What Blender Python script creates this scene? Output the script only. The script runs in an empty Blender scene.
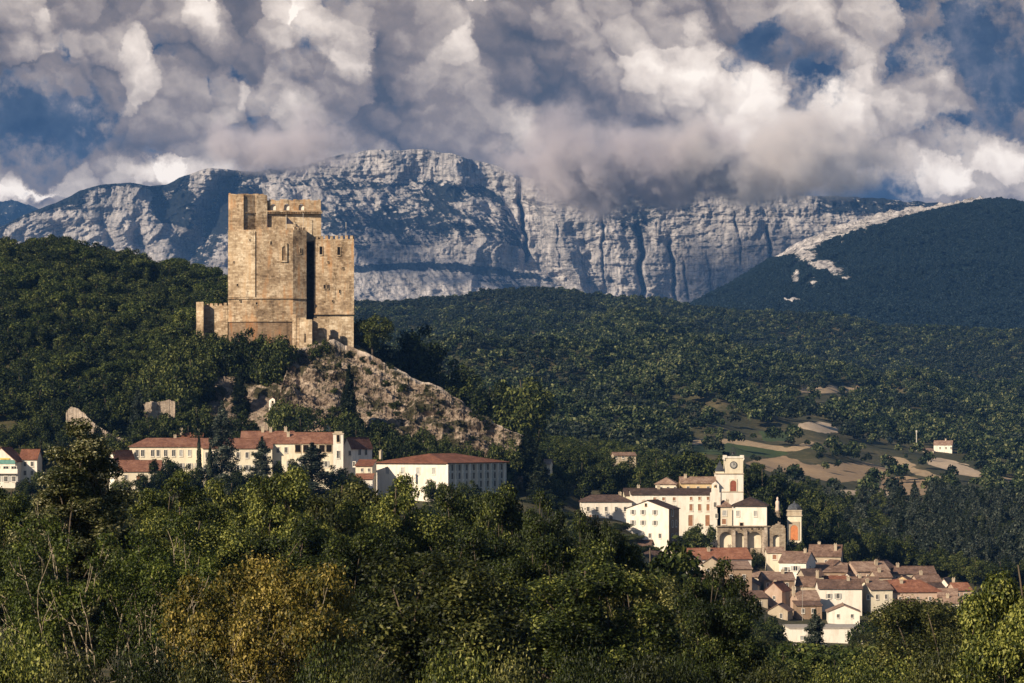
import bpy, math, random
import numpy as np
from mathutils import Vector, Matrix

random.seed(7)
R = math.radians
sc = bpy.context.scene
C = sc.collection

# ------------------------------------------------------------------ camera
F = 2900.0            # focal length in pixels of the 1024 px wide frame
HOR = 430.0           # pixel row of the horizon; the camera looks level and is shifted up
cam = bpy.data.cameras.new('camera')
cam.sensor_width = 36.0
cam.lens = F / 1024 * 36.0
cam.shift_y = (HOR - 341.5) / 1024
cam.clip_start = 1.0
cam.clip_end = 60000.0
cam_ob = bpy.data.objects.new('camera', cam)
cam_ob.rotation_euler = (R(90), 0, 0)
C.objects.link(cam_ob)
sc.camera = cam_ob

# ------------------------------------------------------------------ exposure, sampling
sc.view_settings.view_transform = 'Standard'
sc.view_settings.look = 'None'
sc.view_settings.gamma = 1.0
sc.view_settings.use_curve_mapping = False
sc.view_settings.exposure = 0.62
sc.render.engine = 'CYCLES'
sc.cycles.max_bounces = 5
sc.cycles.diffuse_bounces = 2
sc.cycles.glossy_bounces = 1
sc.cycles.transmission_bounces = 2
sc.cycles.transparent_max_bounces = 6
sc.cycles.volume_bounces = 1
sc.cycles.use_denoising = True
sc.cycles.caustics_reflective = False
sc.cycles.caustics_refractive = False

# ------------------------------------------------------------------ sun
SUN_AZ = R(45)        # to the left of straight behind the camera
SUN_EL = R(27)
SUN = Vector((-math.sin(SUN_AZ) * math.cos(SUN_EL), -math.cos(SUN_AZ) * math.cos(SUN_EL), math.sin(SUN_EL)))
sun = bpy.data.lights.new('sun', 'SUN')
sun.energy = 5.0
sun.angle = R(0.5)
sun.color = (1.0, 0.85, 0.64)
sun_ob = bpy.data.objects.new('sun', sun)
sun_ob.rotation_euler = SUN.to_track_quat('Z', 'Y').to_euler()
C.objects.link(sun_ob)


# ------------------------------------------------------------------ node expressions
class X:
    """a node socket with arithmetic"""
    def __init__(s, nt, sock): s.nt, s.k = nt, sock

    def _m(s, op, *a, clamp=False):
        n = s.nt.nodes.new('ShaderNodeMath'); n.operation = op; n.use_clamp = clamp
        for i, v in enumerate((s,) + a):
            if isinstance(v, X): s.nt.links.new(v.k, n.inputs[i])
            else: n.inputs[i].default_value = float(v)
        return X(s.nt, n.outputs[0])

    def __add__(s, o): return s._m('ADD', o)
    __radd__ = __add__
    def __sub__(s, o): return s._m('SUBTRACT', o)
    def __rsub__(s, o): return s._m('MULTIPLY_ADD', -1.0, o)
    def __mul__(s, o): return s._m('MULTIPLY', o)
    __rmul__ = __mul__
    def __truediv__(s, o): return s._m('DIVIDE', o)
    def mad(s, a, b): return s._m('MULTIPLY_ADD', a, b)
    def pow(s, e): return s._m('POWER', e)
    def max(s, o): return s._m('MAXIMUM', o)
    def min(s, o): return s._m('MINIMUM', o)
    def abs(s): return s._m('ABSOLUTE')
    def clamp(s): return s._m('ADD', 0.0, clamp=True)

    def step(s, a, b, c=0.0, d=1.0):      # smoothstep a..b -> c..d
        n = s.nt.nodes.new('ShaderNodeMapRange'); n.interpolation_type = 'SMOOTHSTEP'
        s.nt.links.new(s.k, n.inputs[0])
        for i, v in enumerate((a, b, c, d)): n.inputs[i + 1].default_value = v
        return X(s.nt, n.outputs[0])

    def lin(s, a, b, c=0.0, d=1.0):
        n = s.nt.nodes.new('ShaderNodeMapRange'); n.clamp = True
        s.nt.links.new(s.k, n.inputs[0])
        for i, v in enumerate((a, b, c, d)): n.inputs[i + 1].default_value = v
        return X(s.nt, n.outputs[0])

    # vectors
    def v(s, op, *a, scale=None):
        n = s.nt.nodes.new('ShaderNodeVectorMath'); n.operation = op
        for i, v in enumerate((s,) + a):
            if isinstance(v, X): s.nt.links.new(v.k, n.inputs[i])
            else: n.inputs[i].default_value = v
        if scale is not None:
            if isinstance(scale, X): s.nt.links.new(scale.k, n.inputs['Scale'])
            else: n.inputs['Scale'].default_value = scale
        return X(s.nt, n.outputs['Value'] if op in ('LENGTH', 'DOT_PRODUCT') else n.outputs['Vector'])

    def xyz(s):
        n = s.nt.nodes.new('ShaderNodeSeparateXYZ'); s.nt.links.new(s.k, n.inputs[0])
        return [X(s.nt, o) for o in n.outputs]

    def noise(s, scale, detail=4.0, rough=0.5, color=False, dist=0.0, dim='3D'):
        n = s.nt.nodes.new('ShaderNodeTexNoise'); n.noise_dimensions = dim
        s.nt.links.new(s.k, n.inputs['Vector'])
        n.inputs['Scale'].default_value = scale; n.inputs['Detail'].default_value = detail
        n.inputs['Roughness'].default_value = rough; n.inputs['Distortion'].default_value = dist
        return X(s.nt, n.outputs['Color' if color else 0])

    def voro(s, scale, detail=0.0, rough=0.5, smooth=0.4, feature='SMOOTH_F1', out='Distance', dim='3D'):
        n = s.nt.nodes.new('ShaderNodeTexVoronoi'); n.voronoi_dimensions = dim; n.feature = feature
        s.nt.links.new(s.k, n.inputs['Vector'])
        n.inputs['Scale'].default_value = scale
        if 'Detail' in n.inputs: n.inputs['Detail'].default_value = detail; n.inputs['Roughness'].default_value = rough
        if 'Smoothness' in n.inputs: n.inputs['Smoothness'].default_value = smooth
        return X(s.nt, n.outputs[out])

    def mix(s, a, b):                      # colours a..b by s
        n = s.nt.nodes.new('ShaderNodeMix'); n.data_type = 'RGBA'
        s.nt.links.new(s.k, n.inputs[0])
        for i, v in ((6, a), (7, b)):
            if isinstance(v, X): s.nt.links.new(v.k, n.inputs[i])
            else: n.inputs[i].default_value = (*v, 1.0)
        return X(s.nt, n.outputs[2])

    def ramp(s, stops):
        n = s.nt.nodes.new('ShaderNodeValToRGB'); s.nt.links.new(s.k, n.inputs[0])
        e = n.color_ramp.elements
        while len(e) < len(stops): e.new(0.5)
        for q, (p, c) in zip(e, stops): q.position = p; q.color = (*c, 1.0)
        return X(s.nt, n.outputs[0])


def node(nt, kind, out=0, **kw):
    n = nt.nodes.new(kind)
    for k, v in kw.items(): setattr(n, k, v)
    return X(nt, n.outputs[out])


def combine(nt, *a):
    n = nt.nodes.new('ShaderNodeCombineXYZ')
    for i, v in enumerate(a):
        if isinstance(v, X): nt.links.new(v.k, n.inputs[i])
        else: n.inputs[i].default_value = v
    return X(nt, n.outputs[0])


# ------------------------------------------------------------------ world: Nishita sky with cumulus cover
def make_world():
    w = bpy.data.worlds.new('World'); sc.world = w; w.use_nodes = True
    nt = w.node_tree; nt.nodes.clear()
    STR = 0.05
    skyn = nt.nodes.new('ShaderNodeTexSky'); skyn.sky_type = 'NISHITA'; skyn.sun_disc = False
    skyn.sun_elevation = SUN_EL; skyn.sun_rotation = math.atan2(SUN.x, SUN.y) % (2 * math.pi)
    skyn.altitude = 200; skyn.dust_density = 0.6; skyn.ozone_density = 2.5
    sky = X(nt, skyn.outputs[0])
    d = node(nt, 'ShaderNodeTexCoord', 0)
    x, y, z = d.xyz()
    yy = y.max(0.15)
    p0 = combine(nt, (x / yy).mad(29.0, 5.12), (z / yy) * 29.0, 0.0)
    w1 = p0.noise(1.1, 2.0, 0.5, color=True).v('SUBTRACT', (0.5, 0.5, 0.5))
    w2 = p0.noise(3.6, 7.0, 0.66, color=True).v('SUBTRACT', (0.5, 0.5, 0.5))
    p1 = w2.v('MULTIPLY_ADD', (0.34, 0.32, 0.0), w1.v('MULTIPLY_ADD', (0.5, 0.4, 0.0), p0))   # gently torn outlines

    def puffs(q, scale, smooth):
        n = nt.nodes.new('ShaderNodeTexVoronoi'); n.voronoi_dimensions = '2D'; n.feature = 'SMOOTH_F1'
        nt.links.new(q.k, n.inputs['Vector'])
        n.inputs['Scale'].default_value = scale; n.inputs['Smoothness'].default_value = smooth
        n.inputs['Detail'].default_value = 0.0
        return X(nt, n.outputs['Distance']), X(nt, n.outputs['Position']), X(nt, n.outputs['Color'])
    da, pa, ca = puffs(p1, 1.3, 0.20)
    db, pb_, cb = puffs(p1, 3.0, 0.20)
    dc, _, cc = puffs(p1, 7.0, 0.25)
    # every puff takes the light of the place its centre is in, so puffs keep their own outline
    p = pa.v('SCALE', scale=0.24).v('ADD', pb_.v('SCALE', scale=0.26)).v('ADD', p1.v('SCALE', scale=0.50))

    def field(blobs):
        acc = None
        for (bx, by, rx, ry, wt) in blobs:
            sx, sy = 100.0 / rx, 100.0 / ry
            q = p.v('MULTIPLY_ADD', (sx, sy, 0.0), (-bx / 100 * sx, -(HOR - by) / 100 * sy, 0.0))
            n = nt.nodes.new('ShaderNodeTexGradient'); n.gradient_type = 'QUADRATIC_SPHERE'
            nt.links.new(q.k, n.inputs[0])
            g = X(nt, n.outputs['Fac'])
            acc = g * wt if acc is None else g.mad(wt, acc)
        return acc

    # masses of lit cloud (+) and of cloud in its own shade (-): pixel centre, radii, weight
    light = field([
        (38, 12, 70, 36, 0.61), (40, 48, 75, 34, 0.54), (146, 55, 62, 60, 0.68), (142, 98, 46, 40, 0.47), (205, 8, 46, 36, 0.81),
        (300, 20, 60, 52, 1.08), (240, 86, 60, 48, 0.46), (345, 55, 60, 60, 0.35), (300, 120, 56, 40, 0.34), (205, 116, 60, 40, 0.27),
        (30, 190, 110, 26, 1.35), (170, 176, 70, 14, 1.22), (485, 0, 40, 30, 0.94), (455, 42, 54, 62, 0.47), (590, 20, 70, 52, .45),
        (625, 66, 84, 70, .70), (668, 45, 70, 64, .45), (690, 85, 70, 80, .35), (520, 135, 70, 50, .30), (755, 92, 70, 70, .5),
        (848, 105, 90, 75, .62), (725, 145, 72, 70, .50), (785, 138, 110, 80, .40), (862, 28, 80, 70, .50), (930, 80, 70, 60, .40),
        (955, 170, 130, 44, .80), (1016, 145, 70, 80, .6), (800, 5, 120, 50, .3),
        (518, 40, 64, 70, -.42), (560, 80, 90, 76, -.30), (585, 105, 120, 84, -.30), (655, 150, 56, 70, -.45), (377, 45, 34, 44, -.34), (377, 90, 40, 46, -.25),
        (560, 172, 130, 46, -.45), (655, 195, 100, 40, -.4), (60, 75, 120, 40, -.25), (250, 10, 40, 40, -.35), (186, 40, 40, 30, -.3), (430, 110, 120, 60, -.05),
        (250, 130, 200, 30, -.18), (400, 150, 180, 40, -.3), (820, 60, 80, 36, -.42), (860, 150, 200, 30, -.1)])
    blue = field([
        (45, 130, 150, 66, 1.5), (95, 100, 70, 60, .5), (20, 108, 90, 50, .5), (74, 55, 12, 40, .9), (175, 43, 16, 22, 1.0), (200, 82, 22, 32, .7), (228, 62, 26, 20, .8),
        (318, 48, 28, 42, .9), (263, 114, 24, 40, .9), (165, 156, 36, 22, .8), (228, 130, 46, 24, .8), (290, 65, 14, 26, .6), (352, 0, 40, 18, .9),
        (766, 36, 50, 56, 1.7), (821, 76, 62, 46, 1.3), (738, 78, 34, 40, .75), (970, 38, 130, 84, 1.6), (1016, 84, 76, 76, 1.2), (903, 68, 22, 36, 1.0),
        (897, 0, 36, 24, 1.2), (955, 128, 100, 42, 1.0), (872, 178, 84, 34, 1.2), (840, 194, 150, 24, 1.4), (690, 180, 26, 60, 1.1), (560, 166, 70, 30, .6), (730, 205, 160, 30, .8),
        (60, 178, 160, 18, -.5), (1000, 45, 40, 22, -.8), (930, 18, 30, 30, -.5)])

    # billows: rounded puffs, lit from the upper left
    off = p1.v('ADD', (0.06, 0.13, 0.0))
    ea, _, _ = puffs(off, 1.3, 0.20)
    eb, _, _ = puffs(off, 3.0, 0.20)
    ec, _, _ = puffs(p1.v('ADD', (0.02, 0.045, 0.0)), 7.0, 0.25)
    relief = (ea * ea - da * da) * 1.0 + (eb * eb - db * db) * 0.42 + (ec - dc) * 0.16
    h0 = (da * da) * -0.6 + (db * db) * -0.25
    fine = p0.noise(7.0, 8.0, 0.62, dim='2D') - 0.5
    tone = ca.xyz()[0] * 0.32 + cb.xyz()[1] * 0.20 - 0.26
    soft = p0.v('MULTIPLY', (1.0, 1.4, 0.0)).noise(0.75, 3.0, 0.55).step(0.42, 0.62)      # stretches where the cloud is smooth and fibrous
    detail = relief * 0.95 + h0 * 0.26 + tone
    lum = (light * 1.30) + detail * (1.0 - soft * 0.40) + fine * 0.22 + 0.485
    lum = lum.lin(-0.05, 1.5).pow(0.86)
    col = lum.ramp([(0.0, (0.062, 0.058, 0.066)), (0.18, (0.120, 0.100, 0.098)), (0.37, (0.235, 0.188, 0.165)),
                    (0.54, (0.47, 0.388, 0.325)), (0.72, (0.78, 0.66, 0.555)), (0.90, (1.04, 0.91, 0.78))])
    gap = (blue + fine * 1.3 - h0 * 0.22 - relief * 0.3 + (w1.xyz()[2] * 0.5)).step(0.20, 1.05)
    deep = (p0.noise(1.6, 6.0, 0.6, dim='2D') - gap * 0.12 + 0.10).ramp([(0.3, (0.016, 0.030, 0.066)), (0.48, (0.042, 0.060, 0.100)), (0.66, (0.13, 0.13, 0.16))])
    col = gap.mix(col, deep)
    front = y.step(0.90, 0.96)                                # the cloud cover drifts over the mountains only

    def background(c, strength):
        bg = nt.nodes.new('ShaderNodeBackground'); bg.inputs['Strength'].default_value = strength
        nt.links.new(c.k, bg.inputs['Color'])
        return bg.outputs[0]
    m = nt.nodes.new('ShaderNodeMixShader'); nt.links.new(front.k, m.inputs[0])
    nt.links.new(background(sky, STR), m.inputs[1]); nt.links.new(background(col, 0.80), m.inputs[2])
    out = nt.nodes.new('ShaderNodeOutputWorld'); nt.links.new(m.outputs[0], out.inputs['Surface'])


make_world()

# ------------------------------------------------------------------ numpy noise
_rs = np.random.RandomState(11)
_G = _rs.rand(256, 256).astype(np.float64)


def vnoise(x, y):
    xi = np.floor(x).astype(int); yi = np.floor(y).astype(int)
    fx = x - xi; fy = y - yi
    fx = fx * fx * fx * (fx * (fx * 6 - 15) + 10); fy = fy * fy * fy * (fy * (fy * 6 - 15) + 10)
    a = _G[xi & 255, yi & 255]; b = _G[(xi + 1) & 255, yi & 255]
    c = _G[xi & 255, (yi + 1) & 255]; d = _G[(xi + 1) & 255, (yi + 1) & 255]
    return (a * (1 - fx) + b * fx) * (1 - fy) + (c * (1 - fx) + d * fx) * fy


def fbm(x, y, oct=5, gain=0.5, lac=2.03, ridged=False):
    s = 0.0; a = 1.0; t = 0.0
    for i in range(oct):
        n = vnoise(x + 17.3 * i, y + 31.7 * i)
        n = 1 - np.abs(2 * n - 1) if ridged else n
        s = s + a * n; t += a; a *= gain; x = x * lac; y = y * lac
    return s / t


def sstep(a, b, x):
    t = np.clip((x - a) / (b - a), 0, 1)
    return t * t * (3 - 2 * t)


def at(px, py, Y):
    """the point at distance Y that is seen at pixel (px, py)"""
    return Vector(((px - 512) / F * Y, Y, (HOR - py) / F * Y))


def wx(px, Y): return (px - 512) / F * Y
def wz(py, Y): return (HOR - py) / F * Y


# ------------------------------------------------------------------ mesh and object helpers
def mesh_np(name, co, quads=None, tris=None, mats=(), mat_idx=None, smooth=False, attrs=None):
    me = bpy.data.meshes.new(name)
    co = np.asarray(co, dtype=np.float32).reshape(-1, 3)
    nq = 0 if quads is None else len(quads); ntr = 0 if tris is None else len(tris)
    loops = []
    if nq: loops.append(np.asarray(quads, dtype=np.int32).ravel())
    if ntr: loops.append(np.asarray(tris, dtype=np.int32).ravel())
    loops = np.concatenate(loops)
    tot = np.concatenate([np.full(nq, 4, np.int32), np.full(ntr, 3, np.int32)])
    start = np.concatenate([[0], np.cumsum(tot)[:-1]]).astype(np.int32)
    me.vertices.add(len(co)); me.vertices.foreach_set('co', co.ravel())
    me.loops.add(len(loops)); me.loops.foreach_set('vertex_index', loops)
    me.polygons.add(len(tot)); me.polygons.foreach_set('loop_start', start); me.polygons.foreach_set('loop_total', tot)
    if mat_idx is not None: me.polygons.foreach_set('material_index', np.asarray(mat_idx, np.int32))
    me.polygons.foreach_set('use_smooth', np.full(len(tot), bool(smooth)))
    for m in mats: me.materials.append(m)
    for k, v in (attrs or {}).items():
        at_ = me.attributes.new(k, 'FLOAT', 'POINT'); at_.data.foreach_set('value', np.asarray(v, np.float32).ravel())
    me.update(calc_edges=True); me.validate()
    return me


def grid_quads(nu, nv):
    i = np.arange(nu - 1)[:, None]; j = np.arange(nv - 1)[None, :]
    a = i * nv + j
    return np.stack([a, a + nv, a + nv + 1, a + 1], -1).reshape(-1, 4)


def link(name, me, parent=None, loc=None):
    o = bpy.data.objects.new(name, me); C.objects.link(o)
    if parent is not None: o.parent = parent
    if loc is not None: o.location = loc
    return o


def tag(o, label=None, cat=None, group=None, kind=None):
    if label: o['label'] = label
    if cat: o['category'] = cat
    if group: o['group'] = group
    if kind: o['kind'] = kind
    return o


def empty(name, loc, rz=0.0, label=None, cat=None, group=None):
    o = bpy.data.objects.new(name, None); C.objects.link(o)
    o.location = loc; o.rotation_euler = (0, 0, rz)
    return tag(o, label, cat, group)


class MB:
    """collects solids, links them as one mesh"""
    def __init__(s): s.v = []; s.f = []

    def add(s, vs, fs, M=None):
        n = len(s.v)
        for p in vs:
            p = Vector(p)
            s.v.append(tuple(M @ p if M else p))
        s.f += [tuple(n + i for i in f) for f in fs]

    def box(s, x0, x1, y0, y1, z0, z1, M=None, taper=0.0):
        t = taper
        vs = [(x0, y0, z0), (x1, y0, z0), (x1, y1, z0), (x0, y1, z0),
              (x0 + t, y0 + t, z1), (x1 - t, y0 + t, z1), (x1 - t, y1 - t, z1), (x0 + t, y1 - t, z1)]
        s.add(vs, [(3, 2, 1, 0), (4, 5, 6, 7), (0, 1, 5, 4), (1, 2, 6, 5), (2, 3, 7, 6), (3, 0, 4, 7)], M)

    def prism(s, poly, z0, z1, M=None, scale_top=1.0, ctr=None):
        """vertical prism over a counter-clockwise footprint"""
        n = len(poly)
        cx, cy = ctr or (sum(p[0] for p in poly) / n, sum(p[1] for p in poly) / n)
        vs = [(p[0], p[1], z0) for p in poly] + [(cx + (p[0] - cx) * scale_top, cy + (p[1] - cy) * scale_top, z1) for p in poly]
        fs = [tuple(reversed(range(n))), tuple(range(n, 2 * n))] + [(i, (i + 1) % n, n + (i + 1) % n, n + i) for i in range(n)]
        s.add(vs, fs, M)

    def extrude_xz(s, poly, y0, y1, M=None):
        """a counter-clockwise outline in x,z (seen from the front, -y) pushed from y0 back to y1"""
        n = len(poly)
        vs = [(p[0], y0, p[1]) for p in poly] + [(p[0], y1, p[1]) for p in poly]
        fs = [tuple(range(n)), tuple(reversed(range(n, 2 * n)))] + [(n + i, n + (i + 1) % n, (i + 1) % n, i) for i in range(n)]
        s.add(vs, fs, M)

    def tube(s, a, b, r0, r1, n=7):
        a = Vector(a); b = Vector(b); d = (b - a).normalized()
        u = d.orthogonal().normalized(); w = d.cross(u)
        vs = []
        for c, r in ((a, r0), (b, r1)):
            vs += [c + (u * math.cos(2 * math.pi * i / n) + w * math.sin(2 * math.pi * i / n)) * r for i in range(n)]
        s.add(vs, [(i, (i + 1) % n, n + (i + 1) % n, n + i) for i in range(n)] + [tuple(reversed(range(n))), tuple(range(n, 2 * n))])

    def lathe(s, prof, n=12, M=None):
        vs = []; fs = []
        for (r, z) in prof: vs += [(r * math.cos(2 * math.pi * i / n), r * math.sin(2 * math.pi * i / n), z) for i in range(n)]
        for k in range(len(prof) - 1):
            fs += [(k * n + i, k * n + (i + 1) % n, (k + 1) * n + (i + 1) % n, (k + 1) * n + i) for i in range(n)]
        fs += [tuple(reversed(range(n))), tuple(range((len(prof) - 1) * n, len(prof) * n))]
        s.add(vs, fs, M)

    def mesh(s, name, mat, smooth=False):
        me = bpy.data.meshes.new(name); me.from_pydata(s.v, [], s.f); me.update()
        me.materials.append(mat)
        if smooth: me.polygons.foreach_set('use_smooth', [True] * len(me.polygons))
        return me

    def build(s, name, mat, parent=None, smooth=False, loc=None):
        return link(name, s.mesh(name, mat, smooth), parent, loc)


# ------------------------------------------------------------------ materials
def new_mat(name):
    m = bpy.data.materials.new(name); m.use_nodes = True
    nt = m.node_tree
    b = nt.nodes['Principled BSDF']
    return m, nt, b


def finish(nt, b, col, rough=0.9, bump=None, strength=0.5, dist=0.1, spec=0.2):
    if isinstance(col, X): nt.links.new(col.k, b.inputs['Base Color'])
    else: b.inputs['Base Color'].default_value = (*col, 1)
    if isinstance(rough, X): nt.links.new(rough.k, b.inputs['Roughness'])
    else: b.inputs['Roughness'].default_value = rough
    b.inputs['Specular IOR Level'].default_value = spec
    if bump is not None:
        n = nt.nodes.new('ShaderNodeBump'); n.inputs['Strength'].default_value = strength; n.inputs['Distance'].default_value = dist
        nt.links.new(bump.k, n.inputs['Height']); nt.links.new(n.outputs[0], b.inputs['Normal'])


def geo_pos(nt): return node(nt, 'ShaderNodeNewGeometry', 'Position')
def obj_pos(nt): return node(nt, 'ShaderNodeTexCoord', 'Object')


def attr(nt, name):
    n = nt.nodes.new('ShaderNodeAttribute'); n.attribute_name = name
    return X(nt, n.outputs['Fac'])

# ------------------------------------------------------------------ terrain
KY = np.array([0, 60, 150, 260, 400, 600, 760, 850, 900, 930, 960, 985, 1005, 1035, 1100, 1200, 1320, 1400, 1600, 2000, 2300, 2600, 2750, 3100, 3600, 3750, 4500, 7000], float)
# pixel row of the bare ground at each distance from 760 m on, for columns of the picture (nearer ground: NEARZ)
STN = {
    -150: [535, 505, 492, 470, 440, 415, 400, 385, 335, 288, 254, 250, 290, 320, 330, 330, 330, 335, 345, 350, 400, 430],
    0:    [535, 505, 492, 470, 445, 425, 412, 395, 350, 300, 263, 259, 300, 325, 330, 330, 330, 335, 345, 350, 400, 430],
    60:   [535, 505, 492, 470, 450, 428, 415, 398, 352, 300, 262, 258, 300, 330, 335, 335, 335, 335, 340, 345, 400, 430],
    130:  [537, 507, 494, 472, 450, 430, 415, 400, 360, 312, 282, 278, 310, 335, 338, 335, 335, 335, 335, 340, 400, 430],
    200:  [540, 508, 494, 474, 440, 398, 368, 346, 338, 314, 294, 292, 325, 345, 345, 342, 342, 340, 330, 335, 400, 430],
    232:  [540, 508, 494, 474, 440, 394, 357, 338, 326, 318, 306, 305, 335, 350, 350, 345, 345, 340, 325, 330, 400, 430],
    300:  [545, 510, 494, 474, 438, 392, 350, 336, 345, 345, 345, 348, 362, 372, 365, 350, 350, 340, 318, 322, 400, 430],
    355:  [548, 512, 496, 478, 445, 395, 348, 345, 385, 400, 405, 408, 408, 388, 368, 346, 346, 350, 304, 308, 400, 430],
    430:  [552, 514, 498, 482, 452, 412, 408, 430, 442, 440, 435, 430, 418, 392, 370, 340, 340, 346, 301, 305, 400, 430],
    520:  [558, 518, 503, 488, 468, 452, 460, 472, 474, 465, 452, 446, 432, 400, 374, 340, 340, 347, 299, 303, 400, 430],
    600:  [580, 545, 528, 518, 508, 500, 496, 492, 484, 472, 458, 452, 436, 402, 376, 342, 342, 348, 301, 305, 400, 430],
    700:  [618, 588, 568, 548, 532, 526, 520, 512, 502, 488, 474, 467, 450, 414, 386, 348, 348, 352, 309, 313, 400, 430],
    800:  [650, 618, 588, 566, 552, 546, 540, 534, 522, 508, 494, 487, 466, 424, 395, 360, 359, 362, 321, 325, 400, 430],
    900:  [652, 624, 602, 590, 580, 574, 568, 562, 548, 530, 512, 502, 482, 442, 412, 374, 373, 374, 335, 339, 400, 430],
    1024: [655, 632, 612, 602, 592, 588, 582, 576, 562, 542, 522, 512, 492, 458, 432, 396, 395, 392, 341, 345, 400, 430],
    1200: [655, 636, 618, 606, 596, 592, 586, 580, 566, 546, 526, 516, 496, 462, 436, 404, 402, 396, 341, 345, 400, 430],
}
_px = np.array(sorted(STN)); _tab = []
for _p in _px:
    s_ = STN[_p]
    low = np.interp(_p, [100, 700], [0, 1])
    near = [-12, -12.5 - low, -15 - 3 * low, -18 - 8 * low, -24 - 13 * low, -30 - 21 * low]
    _tab.append(near + [wz(v, y) for v, y in zip(s_, KY[6:])])
_tab = np.array(_tab)


def base_height(Xw, Y):
    """height of the bare ground, camera at 0"""
    Xw, Y = np.broadcast_arrays(np.asarray(Xw, float), np.asarray(Y, float))
    Yc = np.clip(Y, 0, KY[-1])
    px = np.clip(512 + F * Xw / np.maximum(Y, 30), _px[0], _px[-1])
    i = np.clip(np.searchsorted(_px, px, side='right') - 1, 0, len(_px) - 2)
    tx = (px - _px[i]) / (_px[i + 1] - _px[i]); tx = tx * tx * (3 - 2 * tx)
    j = np.clip(np.searchsorted(KY, Yc, side='right') - 1, 0, len(KY) - 2)
    ty = (Yc - KY[j]) / (KY[j + 1] - KY[j])
    a = _tab[i, j] * (1 - tx) + _tab[i + 1, j] * tx
    b = _tab[i, j + 1] * (1 - tx) + _tab[i + 1, j + 1] * tx
    return a * (1 - ty) + b * ty


def height(Xw, Y):
    h = base_height(Xw, Y)
    amp = sstep(1150, 2200, Y)
    Y = np.asarray(Y, float); Xw = np.asarray(Xw, float)
    return h + amp * (1 - .55 * sstep(3000, 3500, Y)) * (1 - .55 * sstep(1100, 1400, Y) * (1 - sstep(2200, 2500, Y)) * sstep(120, 220, Xw)) * ((fbm(Xw / 150 + 3, Y / 330 + 9, 4) - 0.5) * 92 + (fbm(Xw / 60, Y / 80, 3) - 0.5) * 8)


def poly_mask(px, py, poly):
    inside = np.zeros(px.shape, bool)
    n = len(poly)
    for k in range(n):
        x0, y0 = poly[k]; x1, y1 = poly[(k + 1) % n]
        c = ((y0 > py) != (y1 > py)) & (px < (x1 - x0) * (py - y0) / (y1 - y0 + 1e-9) + x0)
        inside ^= c
    return inside


# open ground on the hillside: outlines as they lie on the slope, kinds 1 = dry tan, 2 = meadow green, 3 = brown stubble, 4 = pale track
FIELDS = [
    (1, [(797, 387), (826, 385), (858, 386), (856, 391), (822, 394), (798, 393)]),
    (4, [(794, 424), (815, 421), (832, 424), (842, 431), (838, 434), (812, 430)]),
    (2, [(756, 431), (772, 429), (792, 435), (788, 441), (766, 440)]),
    (2, [(688, 444), (720, 443), (790, 451), (783, 457), (735, 456), (694, 452)]),
    (1, [(686, 441), (730, 438), (792, 446), (814, 440), (812, 447), (790, 451), (720, 443), (690, 445)]),
    (3, [(745, 462), (782, 456), (812, 466), (840, 464), (868, 462), (888, 470), (880, 479), (835, 482), (806, 475), (776, 472)]),
    (3, [(880, 479), (904, 475), (926, 480), (934, 492), (912, 498), (884, 493)]),
    (4, [(878, 490), (902, 492), (895, 500), (880, 499)]),
    (4, [(838, 491), (856, 490), (860, 498), (846, 499)]),
    (1, [(884, 456), (905, 458), (918, 466), (905, 469), (890, 463)]),
    (4, [(924, 457), (945, 459), (966, 466), (985, 474), (978, 478), (955, 474), (932, 466)]),
    (1, [(996, 476), (1018, 479), (1016, 483), (1000, 481)]),
    (1, [(905, 468), (925, 470), (950, 478), (935, 479), (912, 474)]),
]


def field_of(Xw, Y, Z):
    px = 512 + F * Xw / np.maximum(Y, 1); py = HOR - F * Z / np.maximum(Y, 1)
    wob = 4.2
    pxw = px + (fbm(Xw / 26, Y / 40, 3) - 0.5) * wob * 3; pyw = py + (fbm(Xw / 21 + 9, Y / 34 + 4, 3) - 0.5) * wob
    k = np.zeros(px.shape)
    ok = (Y > 1150) & (Y < 2600)
    for kind, poly in FIELDS: k[poly_mask(pxw, pyw, poly) & ok] = kind
    return k


def ground_mat():
    m, nt, b = new_mat('ground_cover')
    p = geo_pos(nt)
    fn = (p.noise(0.06, 5.0, 0.65) - 0.5) * 0.55
    f1, f2, f3, f4 = [(attr(nt, 'field%d' % k) + fn).step(0.44, 0.56) for k in (1, 2, 3, 4)]
    n1 = p.noise(0.02, 6.0, 0.6); n2 = p.noise(0.35, 5.0, 0.65)
    scrub = (n1 * 0.6 + n2 * 0.4).ramp([(0.3, (0.020, 0.026, 0.012)), (0.5, (0.050, 0.048, 0.022)), (0.68, (0.15, 0.115, 0.062))])
    tan = n2.ramp([(0.3, (0.25, 0.175, 0.10)), (0.7, (0.44, 0.325, 0.205))])
    green = n2.ramp([(0.3, (0.035, 0.055, 0.018)), (0.7, (0.065, 0.088, 0.03))])
    brown = (n2 * 0.6 + n1 * 0.4).ramp([(0.3, (0.20, 0.13, 0.072)), (0.7, (0.40, 0.28, 0.17))])
    pale = n2.ramp([(0.3, (0.36, 0.26, 0.17)), (0.7, (0.55, 0.43, 0.31))])
    c = f4.mix(f2.mix(f3.mix(f1.mix(scrub, tan), brown), green), pale)
    finish(nt, b, c, 0.95, n2, 0.6, 0.4)
    return m


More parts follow.
